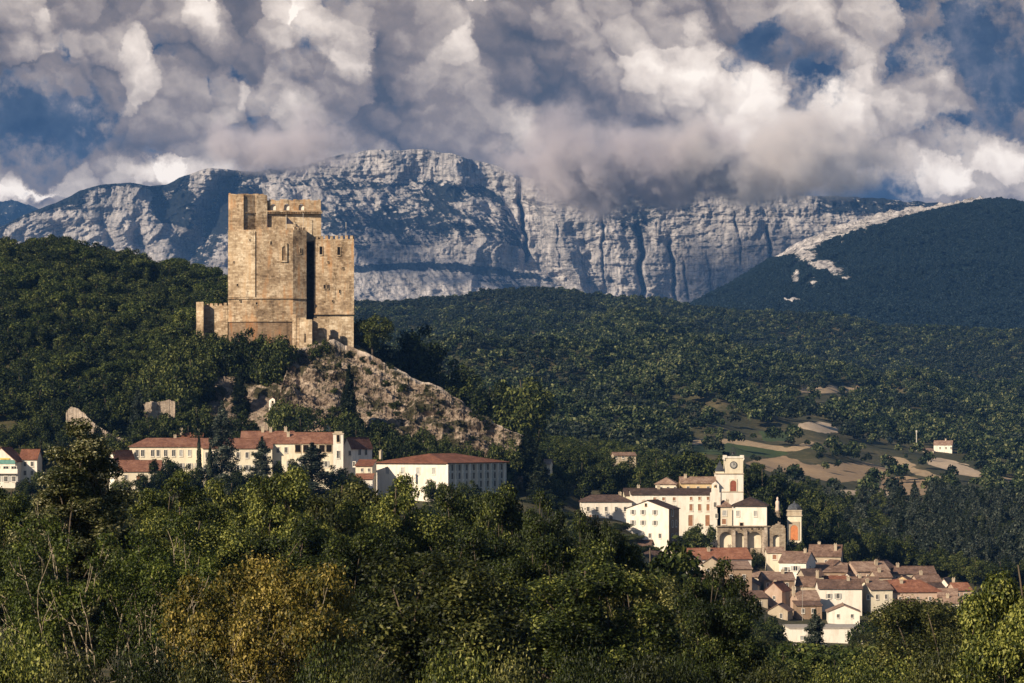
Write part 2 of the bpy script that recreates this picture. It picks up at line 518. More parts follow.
def make_ground():
    pxs = np.concatenate([np.linspace(-1000, -220, 16), np.arange(-180, 1205, 2.5), np.linspace(1240, 2000, 16)])
    Ys = np.concatenate([[-400, -100], np.linspace(0, 700, 36)[0:], np.arange(712, 1480, 8), np.arange(1490, 2700, 12), np.arange(2720, 3900, 30), np.linspace(4000, 14500, 20)])
    A = (pxs - 512) / F
    Yg = np.broadcast_to(Ys[None, :], (len(A), len(Ys)))
    Xg = A[:, None] * np.maximum(Yg, 300)
    Z = height(Xg, Yg)
    att = {'field%d' % k: np.zeros(Z.shape) for k in (1, 2, 3, 4)}
    for dx in (-2.4, -.8, .8, 2.4):
        for dy in (-9, -3, 3, 9):
            f_ = field_of(Xg + dx, Yg + dy, Z)
            for k in (1, 2, 3, 4): att['field%d' % k] += (f_ == k) / 16.0
    me = mesh_np('ground', np.stack([Xg, Yg, Z], -1), grid_quads(len(A), len(Ys)), mats=[ground_mat()], smooth=True, attrs=att)
    tag(link('ground', me), kind='structure')


make_ground()


# ------------------------------------------------------------------ forest hill on the right, 5 km off
def rock_forest_mat(name, rocks, woods, scale=1.0):
    m, nt, b = new_mat(name)
    p = geo_pos(nt)
    rk = attr(nt, 'rock')
    n1 = p.noise(0.012 * scale, 8.0, 0.68); n2 = p.noise(0.06 * scale, 6.0, 0.7)
    streak = p.v('MULTIPLY', (1.0, 0.3, 0.13)).noise(0.055 * scale, 8.0, 0.70)
    grain = p.v('MULTIPLY', (1.0, 0.3, 1.6)).noise(0.06 * scale, 8.0, 0.72)
    rock = (n1 * 0.30 + streak * 0.45 + grain * 0.30 - 0.02).ramp(rocks)
    wood = n2.ramp(woods)
    strata = p.v('MULTIPLY', (1.0, 0.4, 3.2)).noise(0.035 * scale, 8.0, 0.74)
    k = (rk + (n2 - 0.5) * 1.1 + (n1 - 0.5) * 0.6 + (strata - 0.5) * 2.2 + (grain - 0.5) * 1.2).step(0.36, 0.66)
    fr = ((p.v('MULTIPLY', (1.0, 0.3, 0.10)).noise(0.030 * scale, 4.0, 0.55) - 0.5).abs()).step(0.0, 0.030)
    be = ((p.v('MULTIPLY', (0.14, 0.1, 1.0)).noise(0.045 * scale, 4.0, 0.6) - 0.5).abs()).step(0.0, 0.022)
    rock = (fr.min(be) * 0.55 + 0.45).mix((0.05, 0.05, 0.056), rock)
    finish(nt, b, k.mix(wood, rock), 0.95, n2 * 0.5 + n1 + grain * 0.5 + streak * 0.7, 0.9, 14.0 / scale, spec=0.05)
    return m


HILL_CREST = [(640, 332), (700, 303), (740, 281), (775, 259), (800, 245), (830, 231), (870, 219), (910, 211), (950, 205), (985, 200), (1024, 206), (1100, 216), (1250, 230)]


def right_hill_z(Xw, Y):
    """slope rising from 4300 m to its crest at 5600 m"""
    px = 512 + F * Xw / Y
    crest = wz(np.interp(px, [c[0] for c in HILL_CREST], [c[1] for c in HILL_CREST]), 5600.0)
    t = np.clip((Y - 4200) / 1400, 0, 1)
    foot = wz(348, 4200.0)
    up = foot + (crest - foot) * (t ** 0.85)
    back = crest - np.maximum(Y - 5600, 0) * 0.45
    z = np.where(Y <= 5600, up, back)
    rel = sstep(4200, 4500, Y) * (1 - sstep(5300, 5600, Y))
    z = z + rel * ((fbm(Xw / 420 + 5, Y / 700 + 2, 4, ridged=True) - 0.6) * 60 + (fbm(Xw / 90, Y / 130, 3) - 0.5) * 16)
    return z


def make_right_hill():
    pxs = np.arange(620, 1300, 2.0); Ys = np.concatenate([np.arange(4200, 5600, 14), np.arange(5600, 6300, 25)])
    A = (pxs - 512) / F
    Yg = np.broadcast_to(Ys[None, :], (len(A), len(Ys))); Xg = A[:, None] * Yg
    Z = right_hill_z(Xg, Yg)
    px = 512 + F * Xg / Yg; py = HOR - F * Z / Yg
    # bare limestone along the crest and on a few broken outcrops
    cr = np.interp(px, [c[0] for c in HILL_CREST], [c[1] for c in HILL_CREST])
    below = py - cr
    thick = np.interp(px, [770, 800, 850, 900, 960, 990, 1000], [0, 18, 17, 13, 7, 3, 0])
    rock = np.clip(1.0 - below / np.maximum(thick, 0.3), -0.6, 1) * (thick > 0.2) * 0.9 + 0.12 - 0.6 * (thick <= 0.2)
    for (cx, cy, rx, ry, w) in [(808, 258, 9, 6, 1.1), (822, 266, 12, 5, 1.1), (835, 272, 9, 5, 1.0), (796, 278, 5, 9, .9), (812, 284, 6, 5, .6), (802, 250, 5, 9, .9), (792, 302, 11, 4, .8), (846, 280, 7, 4, .7)]:
        rock = np.maximum(rock, w * np.exp(-(((px - cx) / rx) ** 2 + ((py - cy) / ry) ** 2)) * 1.15 - 0.1)
    bumpy = np.clip(rock, 0, 1) * (fbm(Xg / 30, Yg / 40, 4, ridged=True) - 0.5) * 26
    Z = Z + bumpy
    m = rock_forest_mat('wooded_hillside', [(0.34, (0.12, 0.11, 0.105)), (0.48, (0.42, 0.38, 0.36)), (0.62, (0.78, 0.71, 0.67))],
                        [(0.3, (0.006, 0.012, 0.013)), (0.55, (0.013, 0.024, 0.026)), (0.8, (0.026, 0.040, 0.042))], 1.3)  # dark blue wood tones hold painted haze and cloud shade
    me = mesh_np('hill', np.stack([Xg, Yg, Z], -1), grid_quads(len(A), len(Ys)), mats=[m], smooth=True, attrs={'rock': rock})
    tag(link('hill', me), kind='structure')


make_right_hill()

# ------------------------------------------------------------------ the limestone massif, 9 km off
CREST = [(-60, 250), (0, 226), (30, 213), (55, 203), (80, 190), (100, 185), (130, 182), (150, 186), (165, 185), (185, 176), (205, 169), (235, 169), (260, 172),
         (300, 166), (330, 157), (350, 152), (390, 150), (430, 150), (455, 155), (480, 163), (500, 168), (520, 178), (545, 181), (575, 184), (600, 190), (640, 192),
         (690, 190), (740, 192), (790, 194), (830, 196), (900, 200), (1000, 210), (1150, 225)]
YM = 9000.0


def interp(px, pts): return np.interp(px, [p[0] for p in pts], [p[1] for p in pts])


def make_mountain():
    pxs = np.arange(-80, 1160, 1.0)
    nr = 330
    t = np.linspace(0, 1, nr)                      # foot .. crest
    px = np.broadcast_to(pxs[:, None], (len(pxs), nr)).copy()
    crest = interp(px, CREST) + (fbm(px / 22, 0 * px + 3, 5) - 0.5) * 5
    foot = 345.0
    py = foot + (crest - foot) * t[None, :]
    Xw = (px - 512) / F * YM; Zw = wz(py, YM)
    # pixel rows (per column) of the upper cliff foot, the middle slope foot and the lower cliff foot
    c1 = interp(px, [(0, 214), (90, 216), (150, 217), (180, 190), (205, 196), (240, 186), (330, 172), (350, 178), (400, 182), (470, 172), (500, 190), (540, 270), (600, 296), (700, 300), (1100, 304)]) + (fbm(px / 35 + 7, 0 * px, 4) - 0.5) * 12
    c2 = interp(px, [(0, 216), (150, 219), (200, 230), (330, 250), (420, 246), (480, 236), (520, 250), (545, 272), (1100, 306)]) + (fbm(px / 30 + 2, 0 * px + 8, 4) - 0.5) * 10
    c3 = interp(px, [(0, 262), (150, 268), (250, 290), (350, 264), (430, 262), (500, 266), (545, 275), (600, 300), (1100, 308)]) + (fbm(px / 30 + 4, 0 * px + 5, 4) - 0.5) * 6

    def bands(v1, v2, v3, v4, soft=3.0):
        return v1 + (v2 - v1) * sstep(-soft, soft, py - c1) + (v3 - v2) * sstep(-soft, soft, py - c2) + (v4 - v3) * sstep(-soft, soft, py - c3)
    dz = np.abs(np.diff(Zw, axis=1, prepend=Zw[:, :1]))
    steep = bands(0.24, 1.0, 0.32, 1.3)
    cap = sstep(0.0, 5.0, py - crest)              # rounded top
    steep = steep * cap + (1 - cap) * 1.5
    D = np.cumsum(steep * dz, axis=1)
    D = D - D[:, -1:] * 0.75
    # buttresses, gullies and ledges cut into the faces
    warp = (fbm(Xw / 500, Zw / 260, 4) - 0.5) * 2
    butt = fbm(Xw / 260 + warp * 0.8, Zw / 700, 5, 0.5, ridged=True)
    ribs = fbm(Xw / 60 + warp * 1.6, Zw / 170 + 4, 5, 0.62, ridged=True)
    ledge = fbm(Xw / 500 + 2, Zw / 24 + warp * 1.6, 4, 0.62)
    crag = fbm(Xw / 40, Zw / 30, 6, 0.66)
    fine_ = fbm(Xw / 17 + warp, Zw / 22, 4, 0.65)
    diag = fbm((Xw + Zw * 0.9) / 70, (Zw - Xw * .3) / 130, 4, 0.55, ridged=True)
    D = D - bands(1.0, 0.8, 0.9, 0.7) * ((butt - 0.5) * 190 + (crag - 0.5) * 30 + (fine_ - .5) * 26 + (ledge - 0.5) * 26) - bands(1, .4, .8, .25) * (ribs - 0.5) * 22 - bands(0, .9, .3, .9) * (diag - .5) * 90
    # clefts that split the big walls
    crack = 0 * px
    for (cx, y0, y1, wd, dp) in [(517, 172, 262, 3.2, 110), (600, 215, 288, 1.8, 40), (637, 225, 304, 4.2, 170), (671, 242, 300, 2.6, 100), (684, 262, 300, 2.0, 60), (767, 228, 290, 2.8, 120), (556, 225, 268, 1.4, 30), (735, 212, 262, 1.5, 40), (708, 250, 296, 1.6, 30)]:
        lean = (py - y0) * 0.10 + (fbm(py / 18, 0 * py + cx, 3) - 0.5) * 9
        g = np.exp(-((px - cx - lean) / (wd * .62)) ** 2) * sstep(y0 - 6, y0 + 8, py) * (1 - sstep(y1 - 6, y1 + 8, py))
        D = D + dp * .8 * g; crack = np.maximum(crack, g * min(1, dp / 110))
    # combes and spurs of the western flank
    for (xa, ya, xb, yb, wd, dp) in [(240, 172, 185, 262, 14, 190), (158, 188, 186, 250, 12, 130), (205, 250, 222, 300, 9, 90), (255, 190, 290, 250, 10, 90), (300, 190, 330, 250, 9, 70), (60, 225, 70, 262, 7, 50), (105, 220, 116, 275, 6, 50), (135, 222, 150, 285, 7, 60), (20, 236, 24, 262, 5, 30)]:
        s = np.clip((py - ya) / (yb - ya), -0.2, 1.2); cx = xa + (xb - xa) * s + (fbm(py / 14, 0 * py + xa, 3) - .5) * 10
        D = D + dp * np.exp(-((px - cx) / wd) ** 2) * sstep(ya - 12, ya + 14, py) * (1 - sstep(yb - 10, yb + 20, py))
    Yw = YM + D
    # vegetation and, in places, painted shade: slopes and ledges carry dark scrub, walls are bare
    rock = bands(1.18, 0.44, 1.0, 0.98) + (1 - sstep(300, 340, px)) * bands(-.05, .25, 0.1, 0.1)
    slope = np.gradient(Yw, axis=1) / (np.abs(np.gradient(Zw, axis=1)) + 1e-6)
    rock = rock - np.clip(slope - 0.8, -0.5, 2.0) * 0.13 - crack * 1.1
    rock = rock + (diag - .5) * bands(0, .55, .15, .35) + (ledge - .5) * bands(.25, .55, .45, .2)
    rock = rock - 1.0 * sstep(0, 1, 1 - np.abs(py - (c3 + 4)) / 7) * sstep(325, 350, px) * (1 - sstep(540, 575, px))     # the dark wooded ledge
    rock = rock - 0.9 * (1 - sstep(0, 9, py - crest)) * ((px < 190) | ((px > 240) & (px < 345)))    # wooded shoulders
    left = 1 - sstep(80, 92, px) + sstep(146, 154, px) * (1 - sstep(186, 200, px))
    rock = rock - 0.8 * left * (1 - sstep(-5, 5, py - c2 + np.where(px < 92, 6, -4)))  # left edge wooded; the second dark slope is shade put into colour
    rock = rock - 0.75 * np.exp(-((px - 224 + (py - 215) * 0.5) / 16) ** 2) * sstep(166, 176, py) * (1 - sstep(258, 272, py))
    rock = rock - 0.8 * sstep(590, 606, px) * (1 - sstep(690, 702, px)) * (1 - sstep(214, 238, py + 12 * np.sin(px / 13))) - 0.9 * sstep(808, 822, px) * (1 - sstep(210, 220, py))
    rock = rock - 0.8 * np.exp(-((px - 535) / 45.0) ** 2) * sstep(282, 292, py + (px - 535) * -0.25)
    for (cx, cy, rx, ry, w) in [(470, 205, 22, 10, .5), (470, 180, 22, 8, .4), (440, 210, 14, 20, -.3), (400, 225, 60, 8, -.25), (270, 240, 24, 16, .3), (120, 240, 80, 26, .35), (60, 250, 60, 16, .35), (215, 182, 14, 12, .4), (560, 262, 60, 30, .2), (300, 290, 60, 16, .25), (376, 200, 10, 8, .4)]:
        rock = rock + w * np.exp(-((px - cx) / rx) ** 2 - ((py - cy) / ry) ** 2)
    # a back slope gives the massif its thickness
    nb = 14
    kb = np.linspace(0, 1, nb + 1)[1:]
    Xb = np.repeat(Xw[:, -1:], nb, 1); Yb = Yw[:, -1:] + kb[None, :] * 2600; Zb = Zw[:, -1:] - (kb[None, :] ** 1.3) * 700
    co = np.stack([np.concatenate([Xw * Yw / YM, Xb * Yb / YM], 1), np.concatenate([Yw, Yb], 1),
                   np.concatenate([Zw * Yw / YM, Zb], 1)], -1)
    rk = np.concatenate([rock, np.repeat(rock[:, -1:] * 0 + 0.3, nb, 1)], 1)
    m = rock_forest_mat('limestone', [(0.34, (0.10, 0.096, 0.10)), (0.43, (0.20, 0.188, 0.188)), (0.52, (0.36, 0.332, 0.322)), (0.66, (0.62, 0.57, 0.545))],
                        [(0.3, (0.008, 0.011, 0.014)), (0.6, (0.020, 0.024, 0.026)), (0.8, (0.05, 0.052, 0.050))], 0.75)  # blue-grey scrub tone also stands for rock in shade
    me = mesh_np('mountain', co, grid_quads(co.shape[0], co.shape[1]), mats=[m], smooth=True, attrs={'rock': rk})
    tag(link('mountain', me), kind='structure')
    # the farther, lower summit at the left edge of the view
    pxs = np.arange(-260, 70, 3.0); n2 = 40
    px = np.broadcast_to(pxs[:, None], (len(pxs), n2)).copy()
    Yf = 12500.0
    crest = interp(px, [(-260, 176), (-60, 172), (0, 186), (12, 199), (30, 209), (70, 232)]) + (fbm(px / 12, 0 * px + 9, 4) - 0.5) * 5
    t = np.linspace(0, 1, n2)[None, :]
    py = 330 + (crest - 330) * t
    Yw = Yf + t * 1500 + (fbm(px / 16, py / 60, 4, ridged=True) - 0.5) * 900
    Xw = (px - 512) / F * Yf; Zw = wz(py, Yf)
    Xb = Xw[:, -1:]; Yb = Yw[:, -1:] + 1500; Zb = Zw[:, -1:] - 900
    co = np.stack([np.concatenate([Xw, Xb], 1), np.concatenate([Yw, Yb], 1), np.concatenate([Zw, Zb], 1)], -1)
    me = mesh_np('mountain', co, grid_quads(co.shape[0], co.shape[1]), mats=[m], smooth=True, attrs={'rock': np.full(co.shape[:2], 0.1)})
    tag(link('mountain', me), kind='structure')


make_mountain()


# ------------------------------------------------------------------ the air: far things fade to blue
def make_haze():
    mb = MB(); mb.box(-8000, 8000, -700, 14800, -420, 1180)
    m = bpy.data.materials.new('haze'); m.use_nodes = True
    nt = m.node_tree; nt.nodes.clear()
    v = nt.nodes.new('ShaderNodeVolumePrincipled')
    v.inputs['Color'].default_value = (0.17, 0.43, 1.0, 1)
    v.inputs['Density'].default_value = HAZE
    v.inputs['Anisotropy'].default_value = 0.0
    o = nt.nodes.new('ShaderNodeOutputMaterial'); nt.links.new(v.outputs[0], o.inputs['Volume'])
    tag(mb.build('haze', m), kind='stuff')


HAZE = 2.6e-5
make_haze()

# ------------------------------------------------------------------ low cloud resting on the ridge
def make_ridge_cloud(px, py, Y, hx, hy, hz, seed, label, col):
    mb = MB()
    ctr = at(px, py, Y)
    mb.lathe([(max(math.sin(a) * 1.0, .001), -math.cos(a)) for a in [math.pi * i / 12 for i in range(13)]], 24, Matrix.Diagonal((hx, hy, hz, 1)))
    m = bpy.data.materials.new('cloud'); m.use_nodes = True
    nt = m.node_tree; nt.nodes.clear()
    g = node(nt, 'ShaderNodeTexCoord', 'Object')
    r = g.v('MULTIPLY', (1 / hx, 1 / hy, 1 / hz)).v('LENGTH')
    gs = g.v('ADD', (seed * 913.0, seed * 371.0, 0.0))
    w = gs.noise(0.0045, 2.0, 0.5)
    d = gs.noise(0.013, 8.0, 0.70)
    up = (g.xyz()[2] - (w - .5) * (hz * 2.6) - (d - .5) * (hz * 1.2)).lin(-hz * .60, hz * .30, 1.0, 0.0)
    den = ((1.0 - r) * 1.25 + (w - .5) * 2.6 + (d - .5) * 4.2 - .22).step(0.0, 0.34) * (1.0 - r).step(0.0, 0.30) * up
    v = nt.nodes.new('ShaderNodeVolumePrincipled')
    v.inputs['Color'].default_value = (*col, 1); v.inputs['Anisotropy'].default_value = 0.0
    nt.links.new((den * 0.018).k, v.inputs['Density'])
    o = nt.nodes.new('ShaderNodeOutputMaterial'); nt.links.new(v.outputs[0], o.inputs['Volume'])
    ob = mb.build('cloud', m, loc=ctr); ob['label'] = label; ob['kind'] = 'stuff'


sc.cycles.volume_step_rate = 0.35
make_ridge_cloud(622, 146, 8350, 420, 420, 235, 1, 'dark grey cloud hanging lowest over the ridge, left of the pale cloud', (0.84, 0.76, 0.78))
make_ridge_cloud(775, 148, 8300, 430, 420, 190, 2, 'pale cloud lying along the ridge above the right cliffs', (0.99, 0.92, 0.90))
make_ridge_cloud(285, 140, 8500, 260, 300, 130, 5, 'thin grey cloud touching the summit slope above the castle', (0.88, 0.80, 0.82))

# ------------------------------------------------------------------ building materials
def stone_mat(name, c0, c1, c2, block=(1.1, 0.5), stain=(0.36, 0.2, 0.09), stain_amt=0.55, rough=0.92):
    """coursed masonry: blocks of varied tone, rust and damp stains that run down"""
    m, nt, b = new_mat(name)
    p = geo_pos(nt)
    x, y, z = p.xyz()
    uv = combine(nt, x + y * 0.7, z, 0.0)
    br = nt.nodes.new('ShaderNodeTexBrick'); nt.links.new(uv.k, br.inputs['Vector'])
    br.inputs['Scale'].default_value = 1.0; br.inputs['Brick Width'].default_value = block[0]; br.inputs['Row Height'].default_value = block[1]
    br.inputs['Mortar Size'].default_value = 0.03; br.inputs['Color1'].default_value = (0, 0, 0, 1); br.inputs['Color2'].default_value = (1, 1, 1, 1)
    br.inputs['Mortar'].default_value = (0.3, 0.3, 0.3, 1)
    tone = X(nt, br.outputs['Color'])
    tone = tone.v('DOT_PRODUCT', (0.33, 0.33, 0.33))
    n1 = p.noise(0.16, 6.0, 0.6); n2 = p.noise(1.1, 6.0, 0.68); run = p.v('MULTIPLY', (1.0, 1.0, 0.13)).noise(0.55, 6.0, 0.6)
    f = tone * 0.16 + n1 * 0.78 + n2 * 0.44 - 0.17
    base = f.ramp([(0.30, c0), (0.5, c1), (0.70, c2)])
    st = (run * 0.75 + n1 * 0.4).step(0.58, 0.72) * stain_amt
    base = st.mix(base, stain)
    dk = (run + n2 * 0.35).step(0.46, 0.64, 1.0, 0.0) * 0.6
    base = dk.mix(base, tuple(v * 0.42 for v in c0))
    finish(nt, b, base, rough, n2 * 0.7 + tone * 0.3, 0.8, 0.25)
    return m


def stucco_mat(name, col, dirty=0.35, var=0.10):
    m, nt, b = new_mat(name)
    p = geo_pos(nt)
    n1 = p.noise(0.35, 6.0, 0.65); run = p.v('MULTIPLY', (1.0, 1.0, 0.18)).noise(0.9, 5.0, 0.6)
    rnd = node(nt, 'ShaderNodeObjectInfo', 'Random')
    c = (n1 * 0.7 + rnd * 0.3).ramp([(0.2, tuple(v * (1 - var * 1.6) for v in col)), (0.8, tuple(min(1, v * (1 + var)) for v in col))])
    k = (run * 0.6 + n1 * 0.5).step(0.50, 0.66) * dirty
    c = k.mix(c, (col[0] * 0.52, col[1] * 0.46, col[2] * 0.40))
    finish(nt, b, c, 0.9, n1, 0.3, 0.05)
    return m


def tile_mat(name, c0, c1, c2):
    """clay roof tiles: each tile its own tone, weathered patches, rows that catch light"""
    m, nt, b = new_mat(name)
    p = geo_pos(nt)
    cell = p.v('MULTIPLY', (1.0, 1.0, 1.6)).voro(2.2, 0.0, 0.5, feature='F1', out='Color').xyz()[0]
    n1 = p.noise(0.4, 6.0, 0.66); n2 = p.noise(3.0, 4.0, 0.6)
    rnd = node(nt, 'ShaderNodeObjectInfo', 'Random')
    f = cell * 0.24 + (n1 - .5) * 1.1 + .5 + (rnd - .5) * 0.30 - 0.12
    c = f.ramp([(0.2, c0), (0.5, c1), (0.8, c2)])
    finish(nt, b, c, 0.85, cell * 0.6 + n2, 0.9, 0.12)
    return m


def plain_mat(name, col, rough=0.7, spec=0.3, metal=0.0, var=0.25):
    m, nt, b = new_mat(name)
    n = geo_pos(nt).noise(1.3, 4.0, 0.6)
    c = n.ramp([(0.25, tuple(v * (1 - var) for v in col)), (0.75, tuple(min(1, v * (1 + var)) for v in col))])
    finish(nt, b, c, rough, n, 0.15, 0.03, spec=spec)
    b.inputs['Metallic'].default_value = metal
    return m


M = dict(
    castle=stone_mat('castle_stone', (0.105, 0.068, 0.040), (0.30, 0.215, 0.138), (0.58, 0.465, 0.335), (1.3, 0.62), (0.38, 0.185, 0.07), 0.6),
    castle_pale=stone_mat('pale_ashlar', (0.17, 0.115, 0.068), (0.38, 0.285, 0.19), (0.64, 0.535, 0.40), (1.5, 0.7), (0.42, 0.24, 0.10), 0.35),
    castle_dark=stone_mat('dark_castle_stone', (0.10, 0.066, 0.042), (0.19, 0.128, 0.080), (0.29, 0.205, 0.135), (1.1, 0.55), (0.26, 0.11, 0.04), 0.7),  # darker, browner stone with orange stains
    grey_stone=stone_mat('grey_stone', (0.12, 0.090, 0.064), (0.27, 0.213, 0.155), (0.46, 0.385, 0.295), (0.9, 0.45), (0.2, 0.13, 0.07), 0.4),
    rubble=stone_mat('rubble_stone', (0.2, 0.155, 0.12), (0.40, 0.32, 0.25), (0.60, 0.51, 0.42), (0.5, 0.3), (0.3, 0.2, 0.12), 0.3),
    white=stucco_mat('white_stucco', (0.77, 0.70, 0.61)),
    cream=stucco_mat('cream_stucco', (0.69, 0.61, 0.47)),
    beige=stucco_mat('beige_stucco', (0.44, 0.36, 0.265), 0.5),
    pink=stucco_mat('pink_stucco', (0.48, 0.35, 0.27), 0.45),
    ochre=stucco_mat('ochre_stucco', (0.60, 0.44, 0.25), 0.45),
    grey=stucco_mat('grey_stucco', (0.46, 0.45, 0.44), 0.4),
    brown=stucco_mat('brown_render', (0.30, 0.21, 0.145), 0.5),
    roof_red=tile_mat('red_tiles', (0.115, 0.045, 0.027), (0.215, 0.088, 0.052), (0.33, 0.155, 0.095)),
    roof_brown=tile_mat('brown_tiles', (0.075, 0.045, 0.034), (0.152, 0.092, 0.068), (0.27, 0.18, 0.135)),
    roof_pale=tile_mat('pale_tiles', (0.10, 0.058, 0.042), (0.20, 0.125, 0.09), (0.34, 0.235, 0.175)),
    roof_rust=tile_mat('rust_brown_tiles', (0.085, 0.038, 0.026), (0.165, 0.074, 0.048), (0.27, 0.138, 0.092)),
    roof_dark=tile_mat('dark_tiles', (0.03, 0.02, 0.018), (0.062, 0.04, 0.033), (0.12, 0.078, 0.062)),
    slate=tile_mat('slate', (0.035, 0.038, 0.046), (0.07, 0.074, 0.085), (0.13, 0.135, 0.15)),
    pane=plain_mat('window_glass', (0.022, 0.026, 0.032), 0.25, 0.5),
    hole=plain_mat('dark_opening', (0.012, 0.010, 0.009), 0.95, 0.0),
    frame=plain_mat('window_surround', (0.66, 0.60, 0.52), 0.8),
    wood=plain_mat('brown_shutter', (0.27, 0.135, 0.075), 0.7),
    orange=plain_mat('orange_door', (0.50, 0.175, 0.065), 0.6),
    redwood=plain_mat('red_louvre', (0.25, 0.075, 0.045), 0.7),
    grey_shutter=plain_mat('grey_shutter', (0.35, 0.34, 0.32), 0.7),
    iron=plain_mat('wrought_iron', (0.03, 0.03, 0.033), 0.5, 0.4),
    flag=plain_mat('dark_flag_cloth', (0.03, 0.028, 0.04), 0.9),
    pole=plain_mat('pale_pole', (0.55, 0.50, 0.44), 0.6),
    concrete=plain_mat('concrete', (0.33, 0.29, 0.25), 0.9),
    teal=plain_mat('teal_panel', (0.11, 0.235, 0.205), 0.7),
    yellow=plain_mat('yellow_panel', (0.58, 0.42, 0.10), 0.6),
    dial=plain_mat('clock_dial', (0.36, 0.34, 0.31), 0.6),
    dial_dark=plain_mat('clock_ring', (0.05, 0.05, 0.055), 0.6),
    statue=stucco_mat('pale_statue_stone', (0.62, 0.49, 0.40), 0.4),
)


# ------------------------------------------------------------------ walls with arches
def arch_wall(mb, x0, x1, z0, z1, openings, y0, y1, Mx=None, pointed=False, seg=10):
    """a wall slab in the x,z plane with arched openings (xa, xb, foot, spring)"""
    cur = x0
    for (xa, xb, zb, zs) in sorted(openings):
        if xa > cur: mb.extrude_xz([(cur, z0), (xa, z0), (xa, z1), (cur, z1)], y0, y1, Mx)
        if zb > z0: mb.extrude_xz([(xa, z0), (xb, z0), (xb, zb), (xa, zb)], y0, y1, Mx)
        r = (xb - xa) / 2; xc = (xa + xb) / 2
        arc = []
        for i in range(seg + 1):
            if pointed:
                t = i / seg
                if t <= .5:
                    a = math.pi - (t * 2) * math.acos(0.25); arc.append((xa + 2 * r * .8 + 1.6 * r * math.cos(a) + .0, zs + 1.6 * r * math.sin(a)))
                else:
                    a = math.acos(0.25) * (2 - t * 2); arc.append((xb - 2 * r * .8 + 1.6 * r * math.cos(a), zs + 1.6 * r * math.sin(a)))
            else:
                a = math.pi - math.pi * i / seg
                arc.append((xc + r * math.cos(a), zs + r * math.sin(a)))
        # spandrels in quads, so no face is concave
        for (pa, pb) in zip(arc[:-1], arc[1:]):
            if pb[0] - pa[0] > 1e-4:
                mb.extrude_xz([pa, pb, (pb[0], z1), (pa[0], z1)], y0, y1, Mx)
        cur = xb
    if cur < x1: mb.extrude_xz([(cur, z0), (x1, z0), (x1, z1), (cur, z1)], y0, y1, Mx)


# ------------------------------------------------------------------ windows (shared meshes)
_wc = {}


def window_meshes(w, h, style):
    key = (round(w, 1), round(h, 1), style)
    if key in _wc: return _wc[key]
    w, h = max(key[0], 0.4), max(key[1], 0.4)
    fr = MB(); t = min(0.16, w * 0.16)
    d = 0.14
    fr.box(-w / 2 - t, -w / 2, -d, 0.05, -t, h + t); fr.box(w / 2, w / 2 + t, -d, 0.05, -t, h + t)
    fr.box(-w / 2, w / 2, -d, 0.05, h, h + t); fr.box(-w / 2 - t, w / 2 + t, -d - .08, 0.05, -t - 0.14, -t - .003)
    fr.box(-w / 2, w / 2, -d, 0.05, -t, 0.0)
    pn = MB(); pn.box(-w / 2, w / 2, -0.03, 0.04, 0.0, h)
    if style in ('pane', 'shutter', 'grey'):                # glazing bar
        br = MB(); br.box(-0.04, 0.04, -0.07, -0.033, 0, h)
    else: br = None
    sh = None
    if style in ('shutter', 'grey'):
        sh = []; s = w * 0.5
        for sx in (-1, 1):
            q_ = MB(); sh.append(q_)
            a, b_ = sorted((sx * (w / 2 + t + 0.02), sx * (w / 2 + t + 0.02 + s)))
            q_.box(a, b_, -0.10, -0.02, -0.02, h + 0.02)
            for q in range(4):
                z = h * (0.12 + q * 0.22); q_.box(a + .05, b_ - .05, -0.13, -0.09, z, z + h * .1)
    pm = {'wood': 'wood', 'orange': 'orange', 'louvre': 'redwood', 'closed_grey': 'grey_shutter', 'hole': 'hole'}.get(style, 'pane')
    frm = {'hole': 'castle_pale', 'wood': 'frame'}.get(style, 'frame')
    r = dict(frame=fr.mesh('window_frame', M[frm]), pane=pn.mesh('pane', M[pm]), bar=br.mesh('glazing_bar', M['frame']) if br else None,
             shutter=[q_.mesh('shutter', M['wood' if style == 'shutter' else 'grey_shutter']) for q_ in sh] if sh else [])
    _wc[key] = r
    return r


def add_window(parent, loc, rz, w, h, style='pane', name='window', label=None):
    r = window_meshes(w, h, style)
    o = link(name, r['frame'], parent, loc); o.rotation_euler = (0, 0, rz)
    if label: o['label'] = label
    for k in ('pane', 'bar'):
        if r[k] is not None: link({'bar': 'glazing_bar'}.get(k, k), r[k], o)
    for q_ in r['shutter']: link('shutter', q_, o)
    return o


